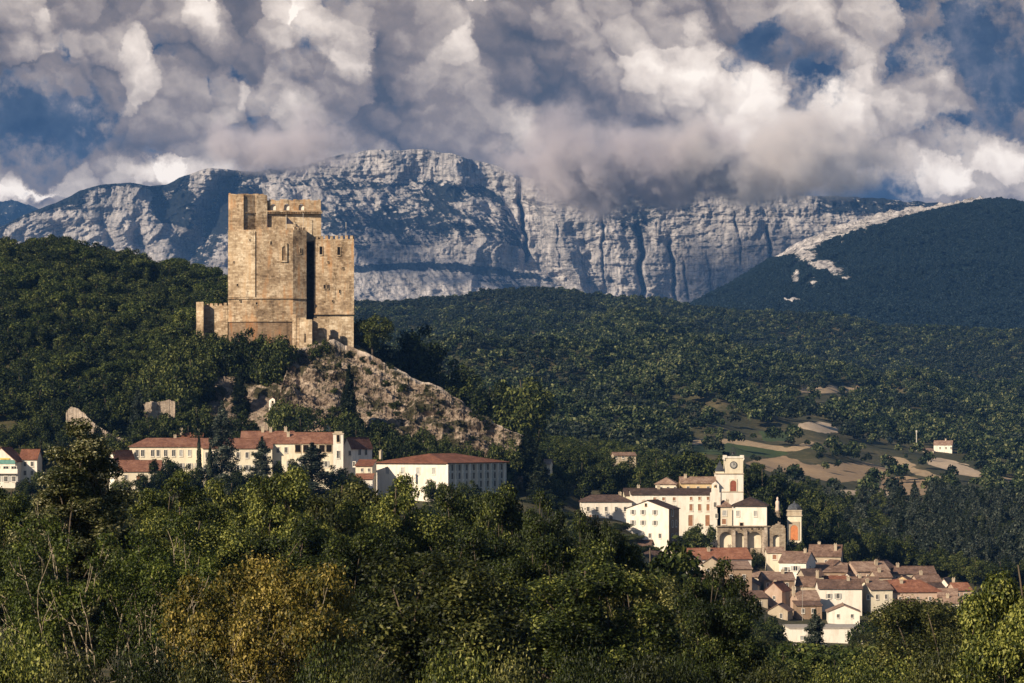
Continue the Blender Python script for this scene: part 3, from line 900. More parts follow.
# ------------------------------------------------------------------ roofs
def roof_mesh(kind, w, d, h, r, o=0.45, t=0.18):
    mb = MB(); e = 0.006
    if kind in ('gable_x', 'gable_y'):
        half = (d if kind == 'gable_x' else w) / 2; ln = (w if kind == 'gable_x' else d) / 2 + o * 0.6
        k = r / half
        xo = half + o; zi = h + e - k * o
        sec = [(-xo, zi), (0, h + r + e), (0, h + r + e + t), (-xo, zi + t)]
        sec2 = [(0, h + r + e), (xo, zi), (xo, zi + t), (0, h + r + e + t)]
        for s_ in (sec, sec2):
            if kind == 'gable_y': mb.extrude_xz(s_, -ln, ln)
            else: mb.extrude_xz(s_, -ln, ln, Matrix.Rotation(math.pi / 2, 4, 'Z'))
        if kind == 'gable_y': mb.box(-.14, .14, -ln, ln, h + r + t - .02, h + r + t + .1)
        else: mb.box(-ln, ln, -.14, .14, h + r + t - .02, h + r + t + .1)
    elif kind == 'hip':
        X0, Y0 = w / 2 + o, d / 2 + o
        if w >= d: rx, ry = max((w - d) / 2 + d * .12, 0.01), 0.01
        else: rx, ry = 0.01, max((d - w) / 2 + w * .12, 0.01)
        z0, z1, z2 = h + e, h + e + t, h + r + t
        vs = [(-X0, -Y0, z0), (X0, -Y0, z0), (X0, Y0, z0), (-X0, Y0, z0), (-X0, -Y0, z1), (X0, -Y0, z1), (X0, Y0, z1), (-X0, Y0, z1),
              (-rx, -ry, z2), (rx, -ry, z2), (rx, ry, z2), (-rx, ry, z2)]
        mb.add(vs, [(3, 2, 1, 0), (0, 1, 5, 4), (1, 2, 6, 5), (2, 3, 7, 6), (3, 0, 4, 7), (4, 5, 9, 8), (5, 6, 10, 9), (6, 7, 11, 10), (7, 4, 8, 11), (8, 9, 10, 11)])
    elif kind == 'shed':
        y0, y1 = -d / 2 - o, d / 2 + o; k = r / d
        z0 = h + e - k * o; z1 = h + r + e + k * o
        X0 = w / 2 + o * .6
        mb.add([(-X0, y0, z0), (X0, y0, z0), (X0, y1, z1), (-X0, y1, z1), (-X0, y0, z0 + t), (X0, y0, z0 + t), (X0, y1, z1 + t), (-X0, y1, z1 + t)],
               [(3, 2, 1, 0), (4, 5, 6, 7), (0, 1, 5, 4), (1, 2, 6, 5), (2, 3, 7, 6), (3, 0, 4, 7)])
    elif kind == 'flat':
        mb.box(-w / 2 - .15, w / 2 + .15, -d / 2 - .15, d / 2 + .15, h + e, h + .35)
    return mb


def wall_solid(kind, w, d, h, r, below):
    mb = MB()
    if kind == 'gable_y':
        mb.extrude_xz([(-w / 2, -below), (w / 2, -below), (w / 2, h), (0, h + r), (-w / 2, h)], -d / 2, d / 2)
    elif kind == 'gable_x':
        mb.extrude_xz([(-d / 2, -below), (d / 2, -below), (d / 2, h), (0, h + r), (-d / 2, h)], -w / 2, w / 2, Matrix.Rotation(math.pi / 2, 4, 'Z'))
    elif kind == 'shed':
        mb.extrude_xz([(-d / 2, -below), (d / 2, -below), (d / 2, h + r), (-d / 2, h)], -w / 2, w / 2, Matrix.Rotation(math.pi / 2, 4, 'Z'))
    else:
        mb.box(-w / 2, w / 2, -d / 2, d / 2, -below, h)
    return mb


_chim = None


def chimney_mesh():
    global _chim
    if _chim is None:
        mb = MB(); mb.box(-.45, .45, -.35, .35, -1.6, .75); mb.box(-.55, .55, -.45, .45, .753, .95)
        for x_ in (-.25, .25): mb.tube((x_, 0, .95), (x_, 0, 1.3), .14, .11)
        _chim = mb.mesh('chimney', M['beige'])
    return _chim


class Building:
    """a box of walls under a roof whose front spans the given pixel columns at distance Y"""
    def __init__(s, label, span, eave, base, Y, d=9.0, yaw=0.0, roof='gable_x', rise=8, wall='white', tiles='roof_brown', cat='house', name='house', group=None, below=6.0, over=0.45, side_wall=None):
        a = R(yaw)
        full = (span[1] - span[0]) * Y / F
        w = max((full - d * abs(math.sin(a))) / math.cos(a), 2.0)
        h = (base - eave) * Y / F
        cxp = (span[0] + span[1]) / 2
        cy = Y + (d / 2) * math.cos(a) + (w / 2) * abs(math.sin(a))
        s.cx, s.cy = wx(cxp, cy - d / 2 * math.cos(a)), cy
        s.a, s.w, s.d, s.h, s.Y, s.z0 = a, w, d, h, Y, wz(base, Y)
        r = rise * Y / F; s.r = r; s.kind = roof
        s.root = empty(name, (s.cx, s.cy, s.z0), a, label, cat, group)
        s.wall = wall_solid(roof, w, d, h, r, below).build('wall', M[wall], s.root)
        s.roof = roof_mesh(roof, w, d, h, r, over).build('roof', M[tiles], s.root)

    def fx(s, px):
        u = (px - 512) / F
        return (u * (s.cy - s.d / 2 * math.cos(s.a)) - s.cx - s.d / 2 * math.sin(s.a)) / (math.cos(s.a) - u * math.sin(s.a))

    def lz(s, py): return wz(py, s.Y) - s.z0

    def win(s, px, py, w=3, h=5, style='pane', name='window', label=None):
        """a window on the front, its centre at pixel (px, py), w x h pixels"""
        k = s.Y / F; ww, hh = w * k / math.cos(s.a), h * k
        return add_window(s.root, (s.fx(px), -s.d / 2, s.lz(py) - hh / 2), 0, ww, hh, style, name, label)

    def grid(s, xs, ys, w=3, h=5, style='pane'):
        for y in ys:
            for x in xs: s.win(x, y, w, h, style)
        return s

    def side(s, t, py, w=1.0, h=1.5, right=True, style='pane', name='window', label=None):
        """a window on the side wall: t = 0 at the front .. 1 at the back"""
        y = -s.d / 2 + t * s.d
        return add_window(s.root, (s.w / 2 if right else -s.w / 2, y, s.lz(py) - h / 2), math.pi / 2 if right else -math.pi / 2, w, h, style, name, label)

    def chimney(s, px, ty=0.1, up=0.0):
        """a chimney on the roof: ty from -1 (front eave) to 1 (back eave)"""
        x = s.fx(px)
        if s.kind == 'gable_y': z = s.h + s.r * (1 - min(1, abs(x) / (s.w / 2)))
        elif s.kind == 'shed': z = s.h + s.r * (ty + 1) / 2
        elif s.kind == 'flat': z = s.h
        else: z = s.h + s.r * (1 - abs(ty))
        o = link('chimney', chimney_mesh(), s.roof, (x, ty * s.d / 2, z + 0.3 + up))
        return s

# ------------------------------------------------------------------ bare rock: the spur under the keep and scree beside it
def rock_mat():
    m, nt, b = new_mat('bare_rock')
    p = geo_pos(nt)
    n1 = p.noise(0.09, 8.0, 0.66); n2 = p.noise(0.8, 7.0, 0.7)
    x_, y_, z_ = p.xyz()
    bed = combine(nt, x_ * 0.12, y_ * 0.12, z_ + x_ * 0.42).noise(0.55, 6.0, 0.65)
    cr = p.voro(0.45, 2.0, 0.6, feature='F1')
    r = (n1 * 0.34 + n2 * 0.30 + bed * 0.34 + cr * 0.10).ramp([(0.36, (0.040, 0.029, 0.022)), (0.47, (0.115, 0.083, 0.062)), (0.57, (0.185, 0.138, 0.104)), (0.72, (0.43, 0.345, 0.27))])
    g = (p.noise(0.14, 7.0, 0.72) + n2 * 0.25).step(0.60, 0.68)
    c = g.mix(r, (0.040, 0.036, 0.018))
    pale = attr(nt, 'pale')
    c = (pale * 0.8).mix(c, (0.52, 0.43, 0.36))
    finish(nt, b, c, 0.95, n2 * 0.6 + n1 * 0.8 + cr * 0.4, 0.9, 0.7)
    return m


ROCK = rock_mat()


def rock_face(top, foot, Yc, Yf, step=0.5, rows=110, amp=2.2, pale_edge=True, seed=0.0):
    """broken rock between a crest line at distance Yc and its foot at the nearer Yf, with a back slope"""
    p0, p1 = top[0][0], top[-1][0]
    pxs = np.arange(p0, p1 + step, step)
    px = np.broadcast_to(pxs[:, None], (len(pxs), rows)).copy()
    t = np.broadcast_to(np.linspace(0, 1, rows)[None, :], px.shape)
    cr = interp(px, top) + (fbm(px / 9 + seed, 0 * px + seed, 4) - 0.5) * 5.0; ft = interp(px, foot)
    py = cr + (ft - cr) * t
    yc = interp(px, Yc) if isinstance(Yc, list) else Yc
    yf = interp(px, Yf) if isinstance(Yf, list) else Yf
    Yw = yc + (yf - yc) * t
    Xw = (px - 512) / F * Yw; Zw = (HOR - py) / F * Yw
    fade = sstep(0, .05, t) * 0.8 + 0.2
    n = (fbm(Xw / 9 + seed, Zw / 6 + Yw / 11, 5, 0.55, ridged=True) - 0.55) * 2.2 * amp + (fbm(Xw / 2.4, Zw / 1.8 + Yw / 3, 4, 0.6, ridged=True) - 0.5) * 0.75 * amp
    n = n + (fbm(Xw / 30 + seed, (Zw + Xw * .42) / 2.6, 4, 0.6) - .5) * 2.6 * amp + np.maximum(fbm(Xw / 14 + 7, Yw / 14 + Zw / 9, 3) - .52, 0) * 9 * amp
    Yw = Yw - n * fade * 0.8; Zw = Zw + n * fade * 0.45
    nb = 10; kb = np.linspace(0, 1, nb + 1)[1:]
    Xb = np.repeat(Xw[:, :1], nb, 1); Yb = Yw[:, :1] + kb[None, :] * 34; Zb = Zw[:, :1] - kb[None, :] * 26
    pale = np.concatenate([np.zeros((len(pxs), nb)), (1 - sstep(0.0, 0.05, t)) * (fbm(px / 14 + 3, t * 6, 3) > 0.42) * 0.8], 1)
    co = np.stack([np.concatenate([Xb[:, ::-1], Xw], 1), np.concatenate([Yb[:, ::-1], Yw], 1), np.concatenate([Zb[:, ::-1], Zw], 1)], -1)
    me = mesh_np('rock_outcrop', co, grid_quads(co.shape[0], co.shape[1])[:, ::-1], mats=[ROCK], smooth=False, attrs={'pale': pale if pale_edge else pale * 0})
    return link('rock_outcrop', me)


o = rock_face([(278, 400), (284, 378), (296, 352), (308, 346), (322, 342), (334, 338), (348, 346), (366, 352), (392, 366), (412, 377), (430, 383), (441, 388), (458, 400), (482, 416), (505, 428), (523, 436)],
              [(278, 452), (284, 452), (300, 470), (360, 490), (420, 496), (480, 500), (505, 496), (523, 490)],
              [(278, 968), (284, 975), (300, 992), (345, 996), (420, 985), (523, 965)], [(278, 932), (284, 930), (360, 918), (440, 912), (523, 915)], rows=190, seed=2.0)
tag(o, 'bare brown rock spur falling from the keep toward the right', 'rock outcrop')
o = rock_face([(192, 384), (205, 380), (225, 378), (246, 374), (262, 372), (280, 370), (298, 366)], [(192, 440), (215, 445), (250, 445), (298, 440)], 986.0, 949.0, rows=80, amp=1.0, pale_edge=False, seed=9.0)
tag(o, 'pale grey scree patch among trees below the castle wall', 'rock outcrop')


# ------------------------------------------------------------------ the castle keep
def cp(px, Y): return (wx(px, Y), Y)


def wall_prism(mb, pts, z0, z1):
    mb.prism([cp(*p) for p in pts], z0, z1)


def merlons(out, a, b_, n, z0, z1, thick=0.9, duty=0.55, jitter=0.0):
    """a row of merlons on the wall line from a to b (world x, y)"""
    a = Vector((a[0], a[1], 0)); b_ = Vector((b_[0], b_[1], 0)); L = (b_ - a).length
    ang = math.atan2(b_.y - a.y, b_.x - a.x)
    T = Matrix.Translation((a.x, a.y, 0)) @ Matrix.Rotation(ang, 4, 'Z')
    p = L / n
    for i in range(n):
        x0 = i * p + p * (1 - duty) / 2
        mb = MB(); mb.box(x0, x0 + p * duty, 0.02, thick, z0, z1 - random.random() * jitter, T); out.append(mb)


def make_castle():
    Y0 = 1000.0
    z = lambda py: wz(py, Y0)
    base = Vector((wx(280, 1010), 1010, z(345)))
    root = empty('castle', base, 0, 'tall pale stone castle keep on the rock above the town', 'castle')

    def part(mb, name, mat, parent=None):
        mb.v = [(v[0] - base.x, v[1] - base.y, v[2] - base.z) for v in mb.v]
        return mb.build(name, M[mat], parent or root)

    # main block: front turned a little left, a splayed flank on its right
    foot = [(228, 1003.5), (255.6, 1000.8), (293, 1001.0), (306.5, 1003.4), (306.5, 1024), (228, 1026)]
    mb = MB(); wall_prism(mb, foot, z(321.5), z(229.5)); mainb = part(mb, 'main_wall', 'castle')
    # upper stones of the left strip stand a hand's breadth proud
    mb = MB(); wall_prism(mb, [(228, 1003.1), (255.2, 1000.4), (255.2, 1001.0), (228, 1003.7)], z(297), z(231)); part(mb, 'buttress', 'castle_pale')
    # ragged crest of the main wall
    stones = []; x = 256.5
    rr = random.Random(3)
    while x < 291:
        w = rr.uniform(1.2, 3.6); hgt = rr.uniform(0.1, 1.6) if x < 283 else rr.uniform(0.1, .5)
        if x < 268 or rr.random() < .75: stones.append(MB()); wall_prism(stones[-1], [(x, 1001.06), (x + w, 1001.06), (x + w, 1002.6), (x, 1002.6)], z(229.5) + .003, z(229.5) + hgt)
        x += w + .05
    merlons(stones, cp(293.2, 1001.3), cp(306.3, 1003.6), 4, z(229.5) + .003, z(229.5) + 1.0, .8, .55)
    # plinth
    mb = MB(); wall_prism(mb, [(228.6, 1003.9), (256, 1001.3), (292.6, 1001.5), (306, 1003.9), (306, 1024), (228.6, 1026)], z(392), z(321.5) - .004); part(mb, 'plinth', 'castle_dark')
    mb = MB(); wall_prism(mb, [(227.7, 1003.0), (255.6, 1000.3), (293.2, 1000.5), (306.9, 1002.9), (306.9, 1008), (227.7, 1008)], z(298.6), z(297.4)); part(mb, 'string_course', 'castle')
    # upper left block with a splayed face in shade
    up = [(228.4, 1004), (243.5, 1002.4), (244.2, 1003.0), (255.6, 1005.4), (256.2, 1005.0), (267.2, 1005.8), (267.2, 1024), (228.4, 1026)]
    mb = MB(); wall_prism(mb, up, z(229.5) + .004, z(194.2)); part(mb, 'upper_block', 'castle')
    x = 228.6
    while x < 266:
        w = rr.uniform(1.5, 4); yb = 1004.2 if x < 243 else 1006.0
        stones.append(MB()); wall_prism(stones[-1], [(x, yb), (x + w, yb), (x + w, yb + 2), (x, yb + 2)], z(194.2) + .003, z(194.2) + rr.uniform(.05, .75)); x += w + .04
    mb = MB(); wall_prism(mb, [(245.0, 1002.8), (255.4, 1004.9), (255.4, 1005.6), (245.0, 1003.6)], z(212.3), z(211.5)); part(mb, 'string_course', 'castle')
    # upper keep: long wall, arched gallery over a corbelled cornice
    mb = MB(); wall_prism(mb, [(267.4, 1007.2), (321.2, 1008.0), (321.2, 1030), (267.4, 1030)], z(240), z(210.2)); part(mb, 'keep_wall', 'castle_pale')
    mb = MB()
    T = Matrix.Translation((wx(267.4, 1008), 1006.9, 0)); L = wx(321, 1008) - wx(267.4, 1008); k = 1008 / F
    arch_wall(mb, 0, L, z(210.2) + .004, z(199), [((c - 267.4) * k - .95, (c - 267.4) * k + .95, z(208.8), z(205.2)) for c in (273.4, 287, 301.6)], 0, .6, T)
    part(mb, 'gallery_wall', 'castle')
    mb = MB(); mb.box(wx(267.6, 1010), wx(321, 1010), 1007.75, 1008.6, z(210) + .01, z(203)); part(mb, 'gallery_back_wall', 'white')
    x = 268
    while x < 320:
        w = rr.uniform(1.0, 4)
        if rr.random() < .7: stones.append(MB()); wall_prism(stones[-1], [(x, 1007.0), (x + w, 1007.0), (x + w, 1008.1), (x, 1008.1)], z(199) + .003, z(199) + rr.uniform(.08, .5))
        x += w + .03
    mb = MB(); mb.box(wx(263, 1007), wx(322.4, 1007), 1005.7, 1006.88, z(210.6), z(209.4))
    for i in range(34):
        xx = wx(264 + i * 1.74, 1007); mb.box(xx, xx + .32, 1006.0, 1007.18, z(212.2), z(210.6) - .004)
    part(mb, 'cornice', 'castle')
    # right tower
    rt = [(314, 1006.4), (354, 1005.2), (354, 1023), (314, 1023)]
    mb = MB(); wall_prism(mb, rt, z(313), z(238)); part(mb, 'tower_wall', 'castle')
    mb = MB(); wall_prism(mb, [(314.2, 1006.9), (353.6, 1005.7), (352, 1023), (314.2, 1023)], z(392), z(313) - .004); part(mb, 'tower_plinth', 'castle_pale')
    mb = MB(); wall_prism(mb, [(313.8, 1005.9), (354.3, 1004.7), (354.3, 1007.5), (313.8, 1007.5)], z(313.9), z(312.8)); part(mb, 'string_course', 'castle')
    merlons(stones, cp(314.1, 1006.5), cp(353.9, 1005.3), 8, z(238) + .003, z(238) + 1.25, .8, .58, .35)
    merlons(stones, (wx(354, 1005.3) , 1005.4), (wx(354, 1022), 1022.5), 5, z(238) + .003, z(238) + 1.25, .8, .55, .3)
    for st in stones: part(st, 'merlon', 'castle')
    # the deep slot between the two bodies is closed at the back
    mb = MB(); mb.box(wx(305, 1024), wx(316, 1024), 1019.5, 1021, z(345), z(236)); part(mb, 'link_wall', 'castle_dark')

    def opening(px, py, w, h, Y, style='hole', rz=0.0, lab=None):
        kk = Y / F
        add_window(root, (wx(px, Y) - base.x, Y - base.y, wz(py + h / 2, Y) - base.z), rz, w * kk, h * kk, style, 'window', lab)
    for (px, py, w, h) in [(262.6, 279.3, 1.6, 2.4), (271, 243, 1.4, 3.6)]: opening(px, py, w, h, 1000.9)
    for (px, py, w, h) in [(237.5, 285, 1.5, 2.2), (240, 300.5, 1.2, 1.8), (250, 240, 1.2, 2), (234, 262, 1.2, 1.8)]: opening(px, py, w, h, 1000.4 + (255.2 - px) / 27.2 * 2.7, rz=R(-16))
    opening(256.6, 303.5, 1.6, 2.2, 1000.8); opening(300.8, 250.6, 1.6, 5, 1002.36, rz=R(26))
    for (px, py, w, h) in [(321, 250.6, 3.0, 8), (338.8, 251, 3.0, 8), (324.4, 286.8, 1.6, 4), (328.0, 286.8, 1.6, 4), (339.6, 291.5, 1.2, 3.4), (332.7, 301, 1.4, 1.8), (343, 268, 1.0, 1.6), (328, 262, 1.0, 1.6)]:
        opening(px, py, w, h, 1006.2 - (px - 314) / 40 * 1.2, rz=R(-2))
    # tall arched niche of the main wall: lit reveal round a dark slit
    mb = MB(); kk = 1000.9 / F
    Tn = Matrix.Translation((wx(284, 1000.9), 1000.45, 0))
    arch_wall(mb, -1.15, 1.15, z(262), z(243), [(-.62, .62, z(260.5), z(248))], 0, .5, Tn); part(mb, 'niche', 'castle_pale')
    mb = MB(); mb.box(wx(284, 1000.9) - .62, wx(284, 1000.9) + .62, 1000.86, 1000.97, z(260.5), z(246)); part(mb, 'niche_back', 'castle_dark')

    # curtain wall on the left with an end pier
    wroot = empty('curtain_wall', (wx(212, 1004), 1004, z(330)), 0, 'low crenellated curtain wall at the left foot of the keep', 'wall')
    b2 = Vector(wroot.location)

    def part2(mb, name, mat):
        mb.v = [(v[0] - b2.x, v[1] - b2.y, v[2] - b2.z) for v in mb.v]
        return mb.build(name, M[mat], wroot)
    mb = MB(); wall_prism(mb, [(203.6, 1006.5), (227.6, 1004.2), (227.6, 1005.6), (203.6, 1008)], z(345), z(305)); part2(mb, 'wall', 'castle')
    st2 = []; merlons(st2, cp(204.5, 1006.5), cp(227.4, 1004.3), 5, z(305) + .003, z(302.2), .7, .62, .3)
    for st in st2: part2(st, 'merlon', 'castle')
    mb = MB(); wall_prism(mb, [(196.2, 1003.5), (203.4, 1002.0), (204.2, 1006.4), (196.2, 1008)], z(345), z(301.6)); part2(mb, 'pier', 'castle_pale')

    # ruined outworks in front of the slot
    g = empty('ruined_gatehouse', (wx(308, 996), 996, z(345)), 0, 'broken pale gatehouse walls at the foot of the dark slot', 'ruin')
    b3 = Vector(g.location)

    def part3(mb, name, mat):
        mb.v = [(v[0] - b3.x, v[1] - b3.y, v[2] - b3.z) for v in mb.v]
        return mb.build(name, M[mat], g)
    mb = MB(); wall_prism(mb, [(299.5, 996), (312, 995), (313.2, 999), (299.5, 1000)], z(392), z(320)); wall_prism(mb, [(300, 996.2), (306, 996), (306, 998), (300, 998)], z(320) + .003, z(318)); part3(mb, 'tower_wall', 'castle_pale')
    mb = MB(); wall_prism(mb, [(292.4, 998), (296, 997.4), (296, 1000), (292.4, 1000)], z(392), z(314.5)); wall_prism(mb, [(296.1, 997.6), (299.3, 997.4), (299.3, 1000), (296.1, 1000)], z(392), z(318)); part3(mb, 'pier', 'castle')
    mb = MB(); wall_prism(mb, [(313.6, 999.5), (318, 999.5), (318, 1001), (313.6, 1001)], z(392), z(318)); wall_prism(mb, [(318.1, 1000), (324, 1000), (324, 1001), (318.1, 1001)], z(392), z(328))
    wall_prism(mb, [(324.1, 999.8), (329, 999.8), (329, 1001), (324.1, 1001)], z(392), z(325)); part3(mb, 'low_wall', 'castle')
    mb = MB(); mb.box(wx(304.5, 996), wx(307.5, 996), 995.5, 995.62, z(343), z(334)); part3(mb, 'doorway', 'hole')

    # flag and poles on the terrace
    for (px, Y, y0, y1, lab, fl) in [(286.2, 1004.5, 231, 215.5, 'pale flagpole flying a dark pennant on the keep terrace', True), (303.2, 1004.8, 232, 214, 'bare pale flagpole on the keep terrace right of the pennant', False),
                                     (346, 1014, 240, 223, 'thin pale mast rising from the right tower of the keep', False)]:
        r = empty('flagpole', (wx(px, Y), Y, wz(y0, Y) - .6), 0, lab, 'flagpole')
        H = (y0 - y1) * Y / F + .6
        m_ = MB(); m_.tube((0, 0, 0), (0, 0, H), .12 if fl or px < 310 else .09, .07); m_.lathe([(.13, H), (.13, H + .15), (.02, H + .26)], 8); m_.build('pole', M['pole'], r)
        if fl:
            m_ = MB()
            for i in range(6):
                x0, x1 = .1 + i * .42, .1 + (i + 1) * .42; zt = lambda q: H - .2 - q * .92; zb = lambda q: H - 3.0 + q * .0 - .0
                ya, yb = .12 * math.sin(i * 1.3), .12 * math.sin((i + 1) * 1.3)
                m_.add([(x0, ya, H - 2.9 + 0 * i), (x1, yb, H - 2.9), (x1, yb, H - .25 - (i + 1) * .42), (x0, ya, H - .25 - i * .42),
                        (x0, ya + .03, H - 2.9), (x1, yb + .03, H - 2.9), (x1, yb + .03, H - .25 - (i + 1) * .42), (x0, ya + .03, H - .25 - i * .42)],
                       [(0, 1, 2, 3), (7, 6, 5, 4), (0, 4, 5, 1), (2, 6, 7, 3), (1, 5, 6, 2), (0, 3, 7, 4)])
            m_.build('flag', M['flag'], r)


make_castle()

# ------------------------------------------------------------------ church hill
def ground_at(px, py, y0, y1):
    """the distance at which the ground is seen at pixel (px, py)"""
    Y = np.linspace(y0, y1, 400); z = height((px - 512) / F * Y, Y)
    r = HOR - F * z / Y
    i = int(np.argmax(r <= py))
    return float(Y[i]) if r[i] <= py else float(y1)


def church_hill():
    b = Building('long white house with a brown roof, left end of the church hill', (579, 632), 502, 526, 930, 10, 4, 'hip', 6.5, 'white', 'roof_dark')
    b.grid([588, 597, 606, 616, 625], [509], 2.6, 4.5); b.win(594, 518, 4, 6, 'shutter'); b.win(611, 518, 3, 5); b.chimney(622, .2)
    b = Building('tall gabled house with lit cream gable and shaded stone flank', (626.5, 680), 509, 551, 905, 9, -24, 'gable_y', 8, 'white', 'roof_dark', below=9)
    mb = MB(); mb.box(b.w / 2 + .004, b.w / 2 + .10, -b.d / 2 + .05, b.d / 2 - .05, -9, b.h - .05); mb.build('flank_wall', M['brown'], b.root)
    b.grid([633, 643, 655], [512.5, 523], 2.4, 4.6, 'grey'); b.grid([637, 650, 660], [536], 2.4, 4.4, 'pane'); b.win(646, 505, 1.8, 2.6, 'hole')
    for t, py in [(.35, 513), (.35, 524), (.70, 524), (.35, 537), (.70, 537)]: b.side(t, py, 1.2, 1.9, True, 'grey')
    b.chimney(636, .5)
    # the long convent block with shutters
    b = Building('long white convent block with rows of brown shutters on the church hill', (630, 713), 494.5, 530, 932, 11, 2, 'gable_x', 5.2, 'white', 'roof_dark', 'convent', 'convent_building')
    b.grid([654.5, 663.5, 674], [499], 2.4, 3, 'wood'); b.grid([691, 699.5, 708], [498.5], 2.6, 3, 'wood')
    b.grid([691, 699.5, 708], [507.5], 3.0, 6.5, 'wood'); b.grid([690.5, 707.5], [520.5], 4.4, 11, 'wood'); b.grid([654.5, 663.5, 674], [508], 2.6, 5, 'grey')
    b.chimney(660, -.1)
    b = Building('dark roofed annex with a high chimney left of the convent block', (624, 657), 495, 520, 938, 9, 2, 'gable_x', 6, 'cream', 'roof_dark', 'house')
    b.win(632, 503, 2.4, 3.4); b.chimney(639, -.5, .8)
    b = Building('small hip roofed pavilion standing above the convent roof', (655.5, 679.5), 484.5, 500, 946, 9, -8, 'hip', 6.5, 'cream', 'roof_pale', 'house')
    b.grid([661, 668, 675], [488], 2.0, 2.4)
    b = Building('yellow house with pale roof between pavilion and clock tower', (680.6, 716), 483, 503, 950, 9, 0, 'gable_x', 5.5, 'ochre', 'roof_pale', 'house')
    b.grid([688, 698, 708], [488], 2.2, 3); b.chimney(686, -.2)

    # bell gable
    Y = 926; k = Y / F
    z0 = wz(530, Y); r = empty('bell_gable', (wx(715.5, Y), Y, z0), 0, 'narrow white bell gable at the right end of the convent block', 'bell gable')
    zz = lambda py: wz(py, Y) - z0
    W = 10.2 * k / 2
    mb = MB(); mb.box(-W, W, 0, 1.6, -5, zz(492.5)); mb.box(-W * .75, W * .75, .1, 1.5, zz(492.5) + .003, zz(488.5)); mb.build('wall', M['white'], r)
    mb = MB(); arch_wall(mb, -W * .7, W * .7, zz(488.5) + .006, zz(484.5), [(-.55, .55, zz(488), zz(486.4))], .3, 1.3)
    mb.extrude_xz([(-W * .72, zz(484.5) + .003), (W * .72, zz(484.5) + .003), (0, zz(481.5))], .25, 1.35); mb.build('belfry', M['white'], r)
    mb = MB(); mb.lathe([(.36, zz(488) + .25), (.30, zz(488) + .45), (.2, zz(488) + .75), (.05, zz(488) + .85)], 10, Matrix.Translation((0, .8, 0))); mb.build('bell', M['iron'], r)
    add_window(r, (-.2, 0, zz(507)), 0, .7, 1.5, 'pane'); add_window(r, (.3, 0, zz(518)), 0, .7, 1.4, 'pane')

    # clock tower
    Y = 952; k = Y / F
    z0 = wz(515, Y); r = empty('clock_tower', (wx(730, Y), Y, z0), 0, 'white square clock tower with a round dial, tallest on the church hill', 'clock tower')
    zz = lambda py: wz(py, Y) - z0
    xx = lambda px: (px - 730) * k
    mb = MB(); mb.box(xx(716.2), xx(743.4), 0, 9, -4, zz(474.2)); mb.build('tower_wall', M['white'], r)
    mb = MB(); mb.box(xx(715.7), xx(743.9), -.25, 9.2, zz(474.2) + .003, zz(473.1)); mb.box(xx(716), xx(743.6), -.14, 9.1, zz(492.3), zz(491.5)); mb.build('cornice', M['beige'], r)
    mb = MB(); mb.box(xx(725), xx(743.2), .2, 6.4, zz(473.1) + .003, zz(458)); mb.build('upper_stage', M['cream'], r)
    mb = MB()
    for x0, x1 in ((724.2, 727.0), (741.2, 744)): mb.box(xx(x0), xx(x1), -.1, 6.6, zz(458) + .003, zz(455.2))
    mb.box(xx(727.0) + .01, xx(741.2) - .01, 0, 6.5, zz(458) + .003, zz(456.4))
    mb.extrude_xz([(xx(723.9), zz(459.3)), (xx(724.95), zz(460.8)), (xx(724.95), zz(458) + .05), (xx(723.9), zz(458) + .05)], -.1, 6.5)
    mb.extrude_xz([(xx(743.25), zz(460.8)), (xx(744.3), zz(459.3)), (xx(744.3), zz(458) + .05), (xx(743.25), zz(458) + .05)], -.1, 6.5)
    mb.build('parapet', M['white'], r)
    T = Matrix.Translation((xx(733.6), .2, zz(465))) @ Matrix.Rotation(math.pi / 2, 4, 'X')
    R_ = 3.7 * k
    mb = MB(); mb.lathe([(R_, 0), (R_, .16), (R_ * .80, .17)], 24, T); dial = mb.build('clock_rim', M['dial_dark'], r)
    mb = MB(); mb.lathe([(R_ * .79, .1), (R_ * .79, .18)], 24, T); mb.build('dial', M['dial'], dial)
    mb = MB()
    for i in range(12):
        a = math.radians(30 * i); c = Matrix.Translation((xx(733.6), .02 - .02, zz(465))) @ Matrix.Rotation(a, 4, 'Y')
        mb.box(-.05, .05, -.03, .0, R_ * .56, R_ * .74, c)
    mb.build('hour_mark', M['dial_dark'], dial)
    mb = MB(); c = Matrix.Translation((xx(733.6), -.04, zz(465)))
    mb.box(-.06, .06, -.03, .0, -.1, R_ * .7, c); mb.box(-.07, .07, -.065, -.035, -.1, R_ * .45, c @ Matrix.Rotation(math.radians(28), 4, 'Y')); mb.build('clock_hand', M['dial_dark'], dial)
    # louvred bell opening
    w = 3.1 * k
    mb = MB(); arch_wall(mb, xx(733.2) - w - .3, xx(733.2) + w + .3, zz(491.4), zz(479), [(xx(733.2) - w, xx(733.2) + w, zz(491.3), zz(483.4))], -.18, -.02); fr = mb.build('belfry_arch', M['cream'], r)
    mb = MB(); mb.box(xx(733.2) - w, xx(733.2) + w, -.06, .05, zz(491.2), zz(480.4))
    for i in range(7): mb.box(xx(733.2) - w, xx(733.2) + w, -.14, -.063, zz(490.8 - i * 1.4), zz(490.2 - i * 1.4))
    mb.build('louvre', M['redwood'], fr)
    # stair turret with a pointed slate cap
    mb = MB(); mb.box(xx(716), xx(724.4), .3, 3.2, zz(473.1) + .004, zz(471)); t = mb.build('turret', M['cream'], r)
